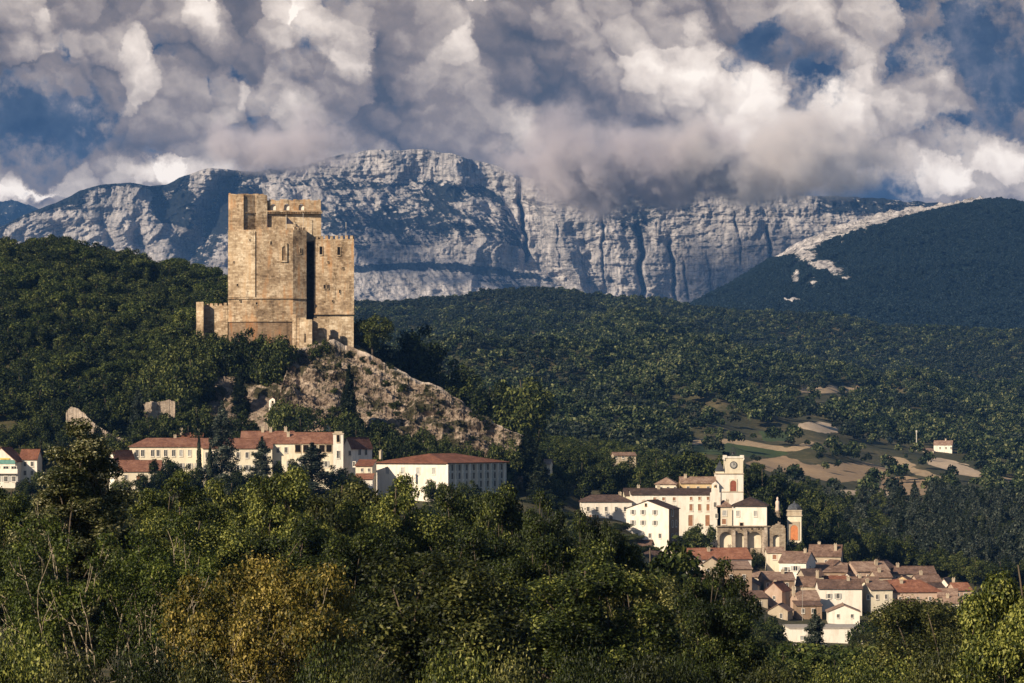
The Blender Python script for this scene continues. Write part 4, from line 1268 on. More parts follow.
    mb = MB(); a0, a1 = xx(715.4), xx(724.9); mb.add([(a0, .0, zz(471) + .004), (a1, .0, zz(471) + .004), (a1, 3.4, zz(471) + .004), (a0, 3.4, zz(471) + .004), ((a0 + a1) / 2, 1.7, zz(460.3))], [(3, 2, 1, 0), (0, 1, 4), (1, 2, 4), (2, 3, 4), (3, 0, 4)]); mb.build('turret_roof', M['slate'], t)
    # iron bell cage
    mb = MB(); c0 = Vector((xx(734), 3.2, zz(456)))
    for i in range(6):
        a = math.pi / 3 * i; q = Vector((math.cos(a) * 1.15, math.sin(a) * 1.15, 0)); prev = c0 + q
        for j in range(1, 6):
            f = j / 5; p_ = c0 + q * math.cos(f * 1.45) + Vector((0, 0, 2.6 * math.sin(f * 1.5708))); mb.tube(prev, p_, .07, .07, 5); prev = p_
    for f in (.35, .8):
        pr = None
        for i in range(13):
            a = math.pi / 6 * i; p_ = c0 + Vector((math.cos(a) * 1.15 * math.cos(f * 1.45), math.sin(a) * 1.15 * math.cos(f * 1.45), 2.6 * math.sin(f * 1.5708)))
            if pr is not None: mb.tube(pr, p_, .05, .05, 4)
            pr = p_
    mb.tube(c0 + Vector((0, 0, 2.6)), c0 + Vector((0, 0, 4.3)), .06, .04, 5); mb.tube(c0 + Vector((-.5, 0, 3.7)), c0 + Vector((.5, 0, 3.7)), .05, .05, 4)
    cage = mb.build('bell_cage', M['iron'], r)
    mb = MB(); mb.lathe([(.62, .3), (.5, .6), (.35, 1.1), (.12, 1.35)], 12, Matrix.Translation(c0)); mb.build('bell', M['iron'], cage)

    # church hall above the arcade
    b = Building('white church hall with a brown hip roof above the arcade', (733.5, 771.5), 506, 527.5, 925, 15, -6, 'hip', 8, 'white', 'roof_dark', 'church', 'church_hall', over=.7)
    b.grid([738, 755.5], [513.5], 3, 5.4, 'closed_grey'); b.win(741.5, 524.5, 3, 3.0, 'hole')
    b = Building('narrow white wing with two stacked windows beside the church hall', (717.2, 732.2), 507, 530, 926, 9, 0, 'hip', 6, 'cream', 'roof_brown', 'church wing', 'church_wing')
    b.win(724.5, 513, 4, 5, 'closed_grey'); b.win(724, 521.5, 4.2, 5.4, 'wood'); b.chimney(728, -.5)
    # arcade of three round arches, its terrace and a ruined gothic end
    Y = 921; k = Y / F
    z0 = wz(550, Y); r = empty('arcade', (wx(748, Y), Y, z0), 0, 'grey stone arcade of three round arches below the church hall', 'arcade')
    zz = lambda py: wz(py, Y) - z0
    xx = lambda px: (px - 748) * k
    mb = MB(); arch_wall(mb, xx(717.5), xx(765), -5, zz(527), [(xx(a), xx(b_), zz(548), zz(s_)) for a, b_, s_ in ((719.5, 732, 538), (735.5, 744, 537), (747, 761.5, 539))], 0, 0.9); mb.build('arch_wall', M['grey_stone'], r)
    mb = MB(); mb.box(xx(716.5), xx(770.5), -.5, 3.0, zz(527) + .004, zz(526)); mb.build('cornice', M['grey_stone'], r)
    for px in (733.7, 745.6, 763.5):
        mb = MB(); mb.box(xx(px) - .55, xx(px) + .55, -1.0, -.003, -5, zz(530), None, .12); mb.build('buttress', M['rubble'], r)
    mb = MB(); mb.box(xx(716), xx(772), 1.5, 2.3, -5, zz(527.3)); mb.build('back_wall', M['cream'], r)
    for px, py in ((741, 528.6), (752, 528.8), (759, 528.8)): add_window(r, (xx(px), -.002, zz(py) - .4), 0, .5, .8, 'hole')
    # ruined gothic chapel end
    Y = 918; z0 = wz(551, Y); r = empty('ruined_chapel', (wx(778, Y), Y, z0), R(-4), 'broken stone chapel end with one pointed arch right of the arcade', 'ruin')
    zz = lambda py: wz(py, Y) - z0
    xx = lambda px: (px - 778) * Y / F
    mb = MB(); arch_wall(mb, xx(768.5), xx(785.5), -5, zz(530), [(xx(773), xx(779.5), zz(547), zz(538))], 0, 1.6, None, False)
    mb.build('arch_wall', M['grey_stone'], r)
    mb = MB(); mb.box(xx(773.1), xx(779.4), 1.0, 1.5, zz(548), zz(535)); mb.build('blind_arch', M['cream'], r)
    mb = MB(); rr = random.Random(4); x = 769
    while x < 785:
        w = rr.uniform(.8, 1.8); f = 1 - abs((x - 777.5) / 9) ** 1.4
        mb.box(xx(x), xx(min(x + w, 785.4)), .02, 1.5, zz(530) + .003, zz(530) + .15 + max(f, .05) * 2.4 * rr.uniform(.75, 1.1)); x += w + .01
    mb.build('gable_ruin', M['grey_stone'], r)
    mb = MB(); mb.box(xx(764), xx(767.8), -.9, 1.4, -5, zz(527.6), None, .1); mb.build('buttress', M['rubble'], r)
    # domed chapel tower
    Y = 935; k = Y / F
    z0 = wz(545, Y); r = empty('chapel_tower', (wx(794.5, Y), Y, z0), R(-8), 'square cream chapel with a slate dome and an orange arched door', 'chapel')
    zz = lambda py: wz(py, Y) - z0
    W = 8.0 * k
    mb = MB(); mb.box(-W * .88, W * .88, -W * .88, W * .88, -6, zz(516)); mb.build('wall', M['cream'], r)
    mb = MB(); mb.box(-W, W, -W, W, zz(516) + .003, zz(514.6)); mb.box(-W * .92, W * .92, -W * .92, W * .92, zz(514.6) + .004, zz(511)); mb.box(-W * .97, W * .97, -W * .97, W * .97, zz(511) + .003, zz(509.8)); mb.build('cornice', M['beige'], r)
    mb = MB(); mb.lathe([(W * .93 * math.cos(a) + .0, zz(509.8) + .004 + 2.1 * math.sin(a)) for a in [i * math.pi / 16 for i in range(8)]] + [(.35, zz(509.8) + 2.15), (.3, zz(509.8) + 2.7), (.03, zz(509.8) + 2.9)], 8, Matrix.Rotation(math.pi / 8, 4, 'Z')); mb.build('dome', M['slate'], r)
    mb = MB(); arch_wall(mb, -1.75, 1.75, zz(540), zz(521.5), [(-1.2, 1.2, zz(540) + .05, zz(528.5))], -W * .88 - .18, -W * .88 - .004); fr = mb.build('door_surround', M['beige'], r)
    mb = MB(); mb.extrude_xz([(-1.2, zz(540) + .05), (1.2, zz(540) + .05), (1.2, zz(528.5))] + [(1.2 * math.cos(i * math.pi / 8), zz(528.5) + 1.2 * math.sin(i * math.pi / 8)) for i in range(1, 8)] + [(-1.2, zz(528.5))], -W * .88 - .09, -W * .88 - .006); mb.build('door', M['orange'], fr)
    # statue on its pillar in the trees
    Y = 948; r = empty('statue', (wx(777.5, Y), Y, wz(520, Y)), 0, 'pale statue on a stone pillar among the dark trees', 'statue')
    mb = MB(); mb.box(-1.0, 1.0, -.8, .8, -8, 2.4, None, .12); mb.box(-1.15, 1.15, -.95, .95, 2.403, 2.8); mb.build('pedestal', M['grey_stone'], r)
    mb = MB(); mb.lathe([(.75, 2.805), (.8, 3.4), (.6, 4.6), (.72, 5.5), (.62, 6.1), (.22, 6.5), (.36, 6.8), (.36, 7.2), (.1, 7.55)], 12); mb.build('figure', M['statue'], r, True)


church_hill()

# ------------------------------------------------------------------ lower town
G = None


def town():
    B = Building
    b = B('low brown roofed house under the gabled stone-flanked house', (636, 655), 546, 560, 890, 8, -10, 'gable_x', 5, 'beige', 'roof_brown'); b.win(641, 551, 2.4, 3.6); b.win(649, 551, 2.4, 3.6)
    b = B('pink house with a dark roof at the left edge of the lower town', (634, 664), 558, 575, 872, 9, 8, 'gable_x', 6, 'pink', 'roof_dark'); b.grid([641, 650, 658], [564], 2.4, 4)
    b = B('narrow stone house with a pale gable below the dark round trees', (664, 681), 553, 570, 884, 8, -18, 'gable_y', 5, 'beige', 'roof_pale'); b.win(671, 559, 2.4, 4)
    b = B('long red roofed house directly below the arcade, white gable at its left', (681, 752), 559, 575, 885, 11, 12, 'gable_x', 9.5, 'white', 'roof_red'); b.grid([690, 700, 712, 724, 738], [565], 2.6, 4); b.chimney(712, -.3); b.chimney(735, .1)
    b = B('white house with one dark window below the long red roof', (674, 702), 563, 585, 868, 9, 5, 'gable_x', 5, 'white', 'roof_brown'); b.win(684, 574, 4, 5, 'grey'); b.win(695, 574, 2.6, 4)
    b = B('small brown house squeezed right of the white one under the long red roof', (702, 724), 564, 588, 866, 8, -8, 'gable_y', 6, 'beige', 'roof_brown'); b.grid([708, 717], [571, 581], 2.4, 4)
    b = B('grey brown house with a flat terrace under the long red roof', (724, 752), 569, 588, 864, 9, 4, 'shed', 6, 'brown', 'roof_pale'); b.grid([731, 744], [577], 2.8, 4.4)
    b = B('tiny cream house with one window under the ruined chapel', (767, 784), 552.5, 568, 900, 7, 0, 'gable_x', 4.5, 'cream', 'roof_pale'); b.win(774.5, 557, 4, 4.4, 'wood')
    b = B('white two windowed house with a dark roof right of the tiny cream house', (779.5, 819), 562.5, 580, 888, 12, -20, 'gable_x', 9.5, 'white', 'roof_brown'); b.win(786, 569.5, 3, 4.4, 'grey'); b.win(795.5, 568.5, 4, 4.6, 'grey'); b.side(.4, 569, 1, 1.4); b.chimney(801, -.1)
    b = B('house with a pale sagging roof and big chimney, highest of the right town', (809, 846), 556, 572, 905, 10, -10, 'gable_x', 10, 'beige', 'roof_pale'); b.grid([816, 826, 836], [562], 2.6, 3.6); b.chimney(835, -.5, .8); b.chimney(818, .1)
    b = B('shaded low house with a tiled shed roof before the pale sagging roof', (811, 850), 572, 586, 893, 9, -6, 'shed', 7, 'brown', 'roof_pale'); b.grid([818, 828, 840], [577], 2.4, 3.4)
    b = B('dark brown house left of the pink gables, low roof', (761, 795), 580, 594, 872, 9, 6, 'gable_x', 6.5, 'brown', 'roof_brown'); b.grid([768, 777, 787], [585], 2.6, 3.6); b.chimney(785, -.2)
    b = B('pink gabled house with a chimney above the long white facade', (847, 890), 571, 586, 896, 10, 16, 'gable_x', 8, 'pink', 'roof_pale'); b.grid([858, 868, 879], [577], 2.6, 3.6); b.chimney(880, -.4, .4)
    b = B('cream gable end turned to the left beyond the pink gabled house', (868, 898), 568, 584, 906, 9, -28, 'gable_y', 6, 'cream', 'roof_brown'); b.win(877, 574, 2.6, 3.6); b.win(884, 575, 2.4, 3.4)
    b = B('long low house with a dark red roof at the rear of the right town', (889, 936), 573.5, 584, 908, 9, 3, 'gable_x', 6, 'beige', 'roof_brown'); b.grid([897, 907, 917, 928], [578], 2.4, 3.2); b.chimney(900, -.1)
    b = B('long white facade with two shutters, brightest wall of the lower town', (819, 862), 588.5, 607, 862, 10, 0, 'gable_x', 7.5, 'white', 'roof_brown'); b.win(829, 596, 2.6, 4.4, 'grey'); b.win(838, 596, 3, 5, 'grey'); b.chimney(850, -.1)
    b = B('house in shade joined to the right of the long white facade', (862, 893), 589.5, 607, 865, 10, 14, 'gable_x', 7, 'cream', 'roof_brown'); b.grid([868, 877, 886], [597], 2.6, 4.2); b.chimney(872, -.2)
    b = B('wide house with the bright red tiled roof, right part of the town', (880, 942), 592.5, 610, 868, 13, 6, 'hip', 11, 'pink', 'roof_red'); b.grid([900, 908, 918, 930], [599], 2.2, 3.6); b.win(925, 604, 3, 6, 'wood'); b.chimney(905, -.3)
    b = B('pink house with a rusty gable roof left of the long white facade', (765, 793), 591, 610, 858, 9, -22, 'gable_y', 8, 'pink', 'roof_red'); b.win(774, 598, 2.2, 3.4); b.chimney(770, .2)
    b = B('low beige house with one arched window, lowest on the left of the town', (768, 795), 611, 624, 838, 8, -16, 'gable_y', 6, 'beige', 'roof_brown'); b.win(781, 616, 2.4, 5)
    b = B('narrow house of stepped roofs between pink gable and white facade', (793, 820), 600, 617, 852, 9, 10, 'gable_x', 8, 'pink', 'roof_pale'); b.grid([800, 811], [606], 2.4, 3.8); b.chimney(797, -.2, .5)
    b = B('beige house behind the stepped roofs with a tall chimney', (796, 822), 586, 602, 874, 9, -12, 'gable_x', 8, 'beige', 'roof_pale'); b.grid([803, 813], [592], 2.4, 3.8); b.chimney(816, -.1, .9)
    b = B('white wide gable half sunk in bushes below the long white facade', (828, 862), 612, 626, 836, 10, -4, 'gable_y', 6.5, 'white', 'roof_pale'); b.win(838, 616, 2.4, 3.6); b.win(852, 616, 2.4, 3.6)
    b = B('grey walled house below the stepped roofs beside the thin mast', (795, 822), 605.5, 622, 846, 6, 4, 'shed', 3, 'brown', 'roof_brown'); b.win(803, 611, 2.6, 4); b.win(813, 611, 2.6, 4)
    b = B('low flat white hall among the bushes at the foot of the town', (788, 864), 629, 648, 780, 14, 2, 'flat', 1, 'white', 'concrete', 'hall', 'hall'); b.grid([802, 852], [638], 3, 4, 'closed_grey')
    b = B('pale pink house glimpsed between the dark front trees', (684, 718), 648, 680, 600, 9, -6, 'gable_x', 9, 'pink', 'roof_pale'); b.grid([690, 699, 710], [654, 667], 3.4, 6, 'wood')
    b = B('small ochre house behind the bright red tiled roof', (893, 917), 581.5, 594, 890, 8, -14, 'gable_y', 5, 'ochre', 'roof_pale'); b.win(902, 587, 2.4, 3.4)
    b = B('brown roofed house right of the ochre gable', (914, 942), 582, 596, 893, 9, 8, 'gable_x', 6, 'pink', 'roof_brown'); b.grid([921, 929, 936], [588], 2.2, 3.2); b.chimney(925, 0)
    b = B('white house end at the right tip of the town, tall chimney', (939, 957), 585, 598, 890, 8, -20, 'gable_y', 6, 'white', 'roof_pale'); b.win(946, 591, 2.2, 3); b.chimney(951, 0, .6)
    b = B('low red roofed outbuilding at the far right tip of the town', (950, 972), 590, 602, 880, 8, 12, 'gable_x', 6, 'pink', 'roof_red'); b.win(958, 595, 2.4, 3.2); b.win(965, 595, 2.4, 3.2)
    b = B('beige house with a pale roof right of the bright red tiled roof', (938, 962), 597, 610, 866, 9, -10, 'gable_x', 7, 'beige', 'roof_pale'); b.win(945, 602, 2.4, 3.6); b.win(954, 602, 2.4, 3.6)
    b = B('dark roofed house between white two windowed house and pink gables', (800, 824), 576, 590, 880, 8, 10, 'gable_x', 6, 'beige', 'roof_dark'); b.win(808, 582, 2.4, 3.4); b.win(816, 582, 2.4, 3.4)
    b = B('reddish stepped house above the long white facade', (824, 850), 583, 594, 880, 8, -6, 'gable_x', 6, 'pink', 'roof_red'); b.grid([831, 841], [588], 2.2, 3)
    b = B('brown house above the joined shaded house', (850, 880), 583, 594, 882, 8, 5, 'gable_x', 5, 'brown', 'roof_pale'); b.grid([857, 866, 874], [588], 2.2, 3); b.chimney(862, -.2)
    b = B('shed roofed workshop left of the flat white hall', (742, 768), 598, 612, 852, 8, 8, 'shed', 5, 'beige', 'roof_brown'); b.win(750, 604, 3, 4); b.win(760, 604, 3, 4)
    b = B('cream house hidden behind bushes left of the dark brown house', (738, 764), 585, 602, 868, 9, -12, 'gable_y', 6, 'cream', 'roof_brown'); b.grid([746, 755], [592], 2.4, 3.8)
    # more small houses packed between the larger ones
    for (lab, sp, ev, bs, Y, d, yw, rf, rs, wl, tl, wx_, wy_, ch) in [
        ('small tan house with a pale shed roof behind the brown dark roofed house', (752, 775), 577, 590, 884, 7, -10, 'shed', 4, 'beige', 'roof_pale', (759, 768), 582, 0),
        ('narrow ochre house wedged above the rusty pink gable', (783, 800), 570, 584, 890, 7, 14, 'gable_x', 5, 'ochre', 'roof_brown', (788, 795), 576, 791),
        ('low pink house under the sagging pale roof, its ridge turned sideways', (824, 846), 566, 578, 899, 7, 22, 'gable_y', 5, 'pink', 'roof_brown', (832, 839), 571, 0),
        ('little white house front between two brown roofs above the long white facade', (842, 858), 578, 590, 889, 7, -18, 'gable_y', 4.5, 'white', 'roof_pale', (849,), 584, 0),
        ('tan house with a pale roof behind the joined shaded house', (872, 892), 577, 590, 890, 7, 10, 'gable_x', 5, 'beige', 'roof_pale', (878, 886), 583, 882),
        ('small brick coloured house beside the ochre gable, roof sloping to the front', (884, 904), 585, 596, 884, 7, -8, 'shed', 4, 'pink', 'roof_red', (890, 898), 590, 0),
        ('grey house with a dark roof before the right tip of the town', (927, 946), 589, 600, 880, 7, 16, 'gable_x', 5, 'grey', 'roof_dark', (933, 940), 594, 0),
        ('cream cottage at the lower right edge of the town among bushes', (944, 966), 603, 616, 850, 7, -6, 'gable_x', 5, 'cream', 'roof_pale', (951, 959), 608, 948),
        ('brown cottage below the bright red tiled roof', (896, 920), 606, 618, 846, 7, 8, 'gable_x', 5, 'brown', 'roof_brown', (903, 912), 611, 0),
        ('pink house with a pale roof below the left end of the long red roof', (690, 712), 580, 596, 856, 8, -12, 'gable_x', 6, 'pink', 'roof_pale', (697, 705), 586, 700)]:
        b = B(lab, sp, ev, bs, Y, d, yw, rf, rs, wl, tl)
        b.grid(wx_, [wy_], 2.4, 3.4, 'grey')
        if ch: b.chimney(ch, -.2)
    # mast and post
    Y = 842; r = empty('mast', (wx(802.5, Y), Y, wz(622, Y)), 0, 'thin grey antenna mast standing beside the grey walled house', 'mast')
    mb = MB(); mb.tube((0, 0, -3), (0, 0, 10.5), .10, .06, 6); mb.build('pole', M['concrete'], r)
    mb = MB()
    for i in range(5): mb.tube((-.7 + i * .05, 0, 8.4 + i * .4), (.7 - i * .05, 0, 8.4 + i * .4), .03, .03, 4)
    mb.build('antenna', M['iron'], r)
    Y = 560; r = empty('post', (wx(796.5, Y), Y, wz(680, Y)), 0, 'square grey concrete post rising from bushes below the white hall', 'post')
    mb = MB(); mb.box(-.48, .48, -.48, .48, -3, 6.6); mb.build('shaft', M['concrete'], r)
    mb = MB(); mb.box(-.56, .56, -.56, .56, 6.603, 6.9); mb.build('cap', M['concrete'], r)
    # farmhouse on the hillside and things far up the slope
    YF = ground_at(945, 453, 1500, 2500)
    b = B('white farmhouse on the wooded hillside above the pale track', (934, 955), 444.8, 453, YF, 9, -14, 'gable_x', 4, 'white', 'roof_pale', 'farmhouse', 'farmhouse', below=10); b.grid([940, 946, 951], [448], 1.3, 1.8); b.chimney(945, 0)
    b = B('low farm shed below the white farmhouse', (924, 934), 450.5, 454.5, YF - 8, 7, 6, 'shed', 2, 'beige', 'roof_brown', 'shed', 'shed', below=10); b.win(929, 451, 1.2, 1.6, 'hole')
    Y = YF - 4; r = empty('mast', (wx(916.5, Y), Y, wz(446, Y)), 0, 'pale mast standing in the woods left of the white farmhouse', 'mast')
    mb = MB(); mb.tube((0, 0, -6), (0, 0, 10.5), .35, .25, 7); mb.build('pole', M['pole'], r)
    mb = MB(); mb.box(-.45, .45, -.45, .45, 9, 10.4); mb.build('head', M['pole'], r)


town()


# ------------------------------------------------------------------ convent and hospital on the left
def convent():
    B = Building
    b = B('white gabled house with teal and yellow panels at the left edge', (-14, 19.5), 461, 486, 905, 12, -6, 'gable_y', 13, 'white', 'roof_red', below=8)
    k = 905 / F
    for (px, w, h, mat, py) in [(7, 17, 4.0, 'teal', 462.0), (5, 10, 1.6, 'yellow', 458.8)]:
        mb = MB(); x = b.fx(px); mb.box(x - w * k / 2, x + w * k / 2, -b.d / 2 - .16 - (.1 if mat == 'yellow' else 0), -b.d / 2 - .004 - (.16 if mat == 'yellow' else 0), b.lz(py + h / 2), b.lz(py - h / 2)); mb.build('panel', M[mat], b.root)
    mb = MB(); x = b.fx(6); mb.box(x - 4, x + 4, -b.d / 2 - 1.2, -b.d / 2 - .004, b.lz(473.6), b.lz(472.4)); mb.box(x - 4, x + 4, -b.d / 2 - 1.2, -b.d / 2 - 1.1, b.lz(472.4) + .003, b.lz(468.8)); mb.build('balcony', M['white'], b.root)
    b.grid([-3, 6, 14], [469], 5, 5, 'pane'); b.grid([-3, 6, 14], [479], 3.4, 5, 'grey')
    b = B('white house with a red roof between the left gable and the poplar', (19.5, 37), 459, 484, 912, 10, 0, 'gable_x', 9, 'white', 'roof_red', below=8); b.grid([25, 32], [464, 473], 2.6, 4.4)
    b = B('long cream convent with six tall windows and a brown hip roof', (127, 218), 447, 480, 905, 13, 4, 'hip', 8.5, 'cream', 'roof_rust', 'convent', 'convent_building', below=8)
    b.grid([137, 142.5, 152.5, 158, 165.5, 173.5], [453], 2.8, 6.2); b.grid([181, 189.5, 198, 207], [453], 2.8, 6.2, 'closed_grey'); b.grid([137, 146, 155, 164, 173, 181, 189.5, 198, 207], [466], 2.8, 5.6, 'grey'); b.chimney(174, .1)
    b = B('small gabled chapel house at the left end of the long cream convent', (109, 131), 458.5, 480, 896, 9, -34, 'gable_y', 7.5, 'white', 'roof_red', below=8); b.win(115.5, 466, 2.6, 4.4)
    b = B('low wing with a brown roof before the long cream convent', (117, 160), 471, 492, 886, 10, 2, 'gable_x', 10, 'cream', 'roof_rust', below=8); b.win(126, 477, 2.6, 4); b.win(139, 479, 5, 7, 'wood'); b.win(152, 477, 2.6, 4)
    b = B('upper storey with chimneys behind the long cream convent roof', (174, 202), 438.5, 450, 922, 9, 0, 'gable_x', 5, 'white', 'roof_red', below=8); b.chimney(180.5, -.4, .9); b.chimney(197, .1, .2); b.win(188, 442.5, 2.6, 2.6)
    # middle group
    b = B('cream convent wing behind the tall cedar, lower brown roof', (201, 272), 448, 490, 900, 12, 3, 'gable_x', 9, 'cream', 'roof_rust', 'convent', 'convent_building', below=8)
    b.grid([207, 215, 230, 238, 247, 256, 265], [455], 2.8, 5.6); b.grid([207, 215, 230, 238, 247, 256, 265], [468], 2.8, 5.4, 'grey')
    b = B('upper convent roof with three chimneys right of the tall cedar', (240, 293), 439.5, 462, 912, 10, 2, 'gable_x', 7.8, 'cream', 'roof_rust', 'convent', 'convent_building', below=8); b.chimney(262, -.1, .5); b.chimney(270, -.1, .2); b.chimney(285, -.1, .4); b.grid([252, 264, 278, 287], [444], 2.6, 4)
    b = B('convent part with a dark open loggia under a long brown roof', (271, 335), 443, 488, 903, 11, -3, 'gable_x', 10, 'cream', 'roof_rust', 'convent', 'convent_building', below=8); b.grid([298, 306, 314, 322, 329], [448.5], 5.4, 7, 'hole'); b.grid([278, 286], [450], 2.8, 5.4); b.grid([278, 290, 302, 314, 326], [464], 2.8, 5.4, 'grey'); b.chimney(287, -.4, .2)
    b = B('little white house on the slope behind the convent roofs', (305, 331), 431, 444, 922, 8, -20, 'gable_x', 6.5, 'white', 'roof_pale', below=8); b.grid([314, 321], [434.5], 2.2, 3); b.chimney(311, -.2)
    # chimney tower
    Y = 896; r = empty('chimney_tower', (wx(338.2, Y), Y + 1.6, wz(475, Y)), 0, 'square white chimney tower standing among the convent roofs', 'tower')
    H = lambda py: wz(py, Y) - wz(475, Y)
    mb = MB(); mb.box(-1.55, 1.55, -1.55, 1.55, -8, H(434.3)); mb.build('wall', M['white'], r)
    mb = MB(); mb.box(-1.75, 1.75, -1.75, 1.75, H(434.3) + .003, H(433)); mb.box(-1.2, 1.2, -1.2, 1.2, H(433) + .003, H(431.3)); mb.build('cap', M['beige'], r)
    add_window(r, (0, -1.55, H(442)), 0, .9, 2.2, 'hole'); add_window(r, (0, -1.55, H(458)), 0, .9, 2.2, 'pane')
    b = B('cream gable with a brown roof right of the chimney tower', (343, 371), 447, 482, 899, 10, -38, 'gable_y', 9, 'white', 'roof_rust', below=8); b.win(350, 453, 2.6, 4.6); b.win(354.5, 464, 2.6, 4.6); b.side(.4, 452, 1.2, 1.9); b.side(.7, 452, 1.2, 1.9)
    b = B('small house of two stepped red roofs before the cream gable', (355.5, 375), 466, 480, 885, 8, -6, 'shed', 5.5, 'cream', 'roof_red', below=8); b.win(362, 470, 2.4, 3.4); b.win(369, 470, 2.4, 3.4)
    b = B('red roofed porch with a white wall under the stepped red roofs', (355.5, 372.5), 479, 492, 876, 7, 0, 'shed', 4.5, 'white', 'roof_red', below=8); b.win(364, 484.5, 3, 4.5, 'wood')
    # hospital
    b = B('long hospital, front greyed as painted shade, gable end white as lit, orange hip roof', (375.5, 507.5), 463.5, 492, 885, 26, 58, 'hip', 9.0, 'grey', 'roof_red', 'hospital', 'hospital_building', below=9, over=.9)  # grey wall colour stands for the front lying in shade
    n = 17
    for i in range(n):
        x = -b.w / 2 + b.w * (i + .5) / n
        for py in (468, 476.5, 485): add_window(b.root, (x, -b.d / 2, b.lz(py) - .9), 0, 1.15, 1.9, 'pane')
    for i in range(0, n + 1):
        if i % 2 == 0:
            x = -b.w / 2 + b.w * i / n
            mb = MB(); mb.box(x - .32, x + .32, -b.d / 2 - .75, -b.d / 2 - .004, -9, b.h - .2); mb.build('pilaster', M['white'], b.root)
    mb = MB(); mb.box(-b.w / 2 - .012, -b.w / 2 - .001, -b.d / 2 + .02, b.d / 2 - .02, -9, b.h - .02); mb.build('lit_gable_face', M['white'], b.root)  # white slab paints the sunlit end lighter than the shaded front
    for t in (.18, .4, .62, .84): b.side(t, 471, 1.2, 1.9, False, 'closed_grey')
    b.chimney(420, .1, .2)
    # old walls on the slope
    Y = 940
    for (pts, lab, mat) in [([(66, 412, 420), (70, 407, 421), (76, 408, 425), (82, 412, 430), (88, 418, 432), (95, 425, 438), (104, 431, 444), (114, 437, 450), (130, 440, 456)], 'broken pale rubble wall stepping down behind the poplar', 'rubble'),
                            ([(143, 404, 420), (150, 401, 422), (160, 402, 420), (168, 400, 418), (175, 402, 418)], 'short pale terrace wall below the scree patch', 'rubble')]:
        mb = MB()
        for (a, b_) in zip(pts[:-1], pts[1:]):
            n = 5
            for i in range(n):
                f0, f1 = i / n, (i + 1) / n
                xa, xb = a[0] + (b_[0] - a[0]) * f0, a[0] + (b_[0] - a[0]) * f1
                tp = a[1] + (b_[1] - a[1]) * f0 + random.uniform(-.5, .5); bt = a[2] + (b_[2] - a[2]) * f0
                mb.box(wx(xa, Y) + .002, wx(xb, Y), Y + random.uniform(-.12, .12), Y + 1.2, wz(bt + 14, Y), wz(tp, Y))
        o = MB(); o.v = [(v[0] - wx(pts[0][0], Y), v[1] - Y, v[2] - wz(pts[0][2], Y)) for v in mb.v]; o.f = mb.f
        tag(o.build('stone_wall', M[mat], loc=(wx(pts[0][0], Y), Y, wz(pts[0][2], Y))), lab, 'wall')
    b = B('tiny white hut at the foot of the bare rock spur', (270, 275.5), 399.5, 404, 958, 3, -10, 'gable_y', 2.2, 'white', 'roof_pale', 'hut', 'hut'); b.win(272.5, 402, 1.4, 2.0, 'hole')
    b = B('small white tower house on top of the left hill', (-6, 4.5), 263, 272, 1270, 5, -8, 'hip', 2.5, 'white', 'roof_pale', 'house', below=12); b.win(0, 267, 1.6, 2.6)
    # scattered villas on the slope behind the church
    b = B('long pale villa on the slope between rock spur and church', (612, 636), 455.5, 464, 1010, 9, 5, 'gable_x', 2.6, 'beige', 'roof_pale', 'villa', 'villa', below=12); b.grid([616, 623, 630], [457], 2, 2.6)
    b = B('small cream house among trees right of the long orange roof', (540, 553), 464, 474, 930, 7, -8, 'gable_x', 4, 'cream', 'roof_pale', 'cottage', 'cottage', below=12); b.win(546, 468, 2, 3)


convent()

# ------------------------------------------------------------------ foliage materials
def leaf_mat(name, cols, trans=0.25, rough=0.5, spec=0.35, tint=0.5):
    m, nt, b = new_mat(name)
    isl = node(nt, 'ShaderNodeNewGeometry', 'Random Per Island')
    obj = node(nt, 'ShaderNodeObjectInfo', 'Random')
    n = geo_pos(nt).noise(0.35, 3.0, 0.6)
    f = isl * 0.56 + (obj - 0.5) * tint * 0.40 + (n - .5) * 1.0 + 0.15
    k = len(cols)
    c = f.ramp([(0.18 + 0.64 * i / (k - 1), cc) for i, cc in enumerate(cols)])
    finish(nt, b, c, rough, spec=spec)
    t = nt.nodes.new('ShaderNodeBsdfTranslucent'); nt.links.new(c.k, t.inputs['Color'])
    mx = nt.nodes.new('ShaderNodeMixShader'); mx.inputs[0].default_value = trans
    nt.links.new(b.outputs[0], mx.inputs[1]); nt.links.new(t.outputs[0], mx.inputs[2])
    nt.links.new(mx.outputs[0], nt.nodes['Material Output'].inputs['Surface'])
    return m


def bark_mat(name, c0, c1):
    m, nt, b = new_mat(name)
    n = obj_pos(nt).v('MULTIPLY', (1, 1, 0.25)).noise(3.0, 5.0, 0.65)
    finish(nt, b, n.ramp([(0.3, c0), (0.7, c1)]), 0.9, n, 0.6, 0.05)
    return m


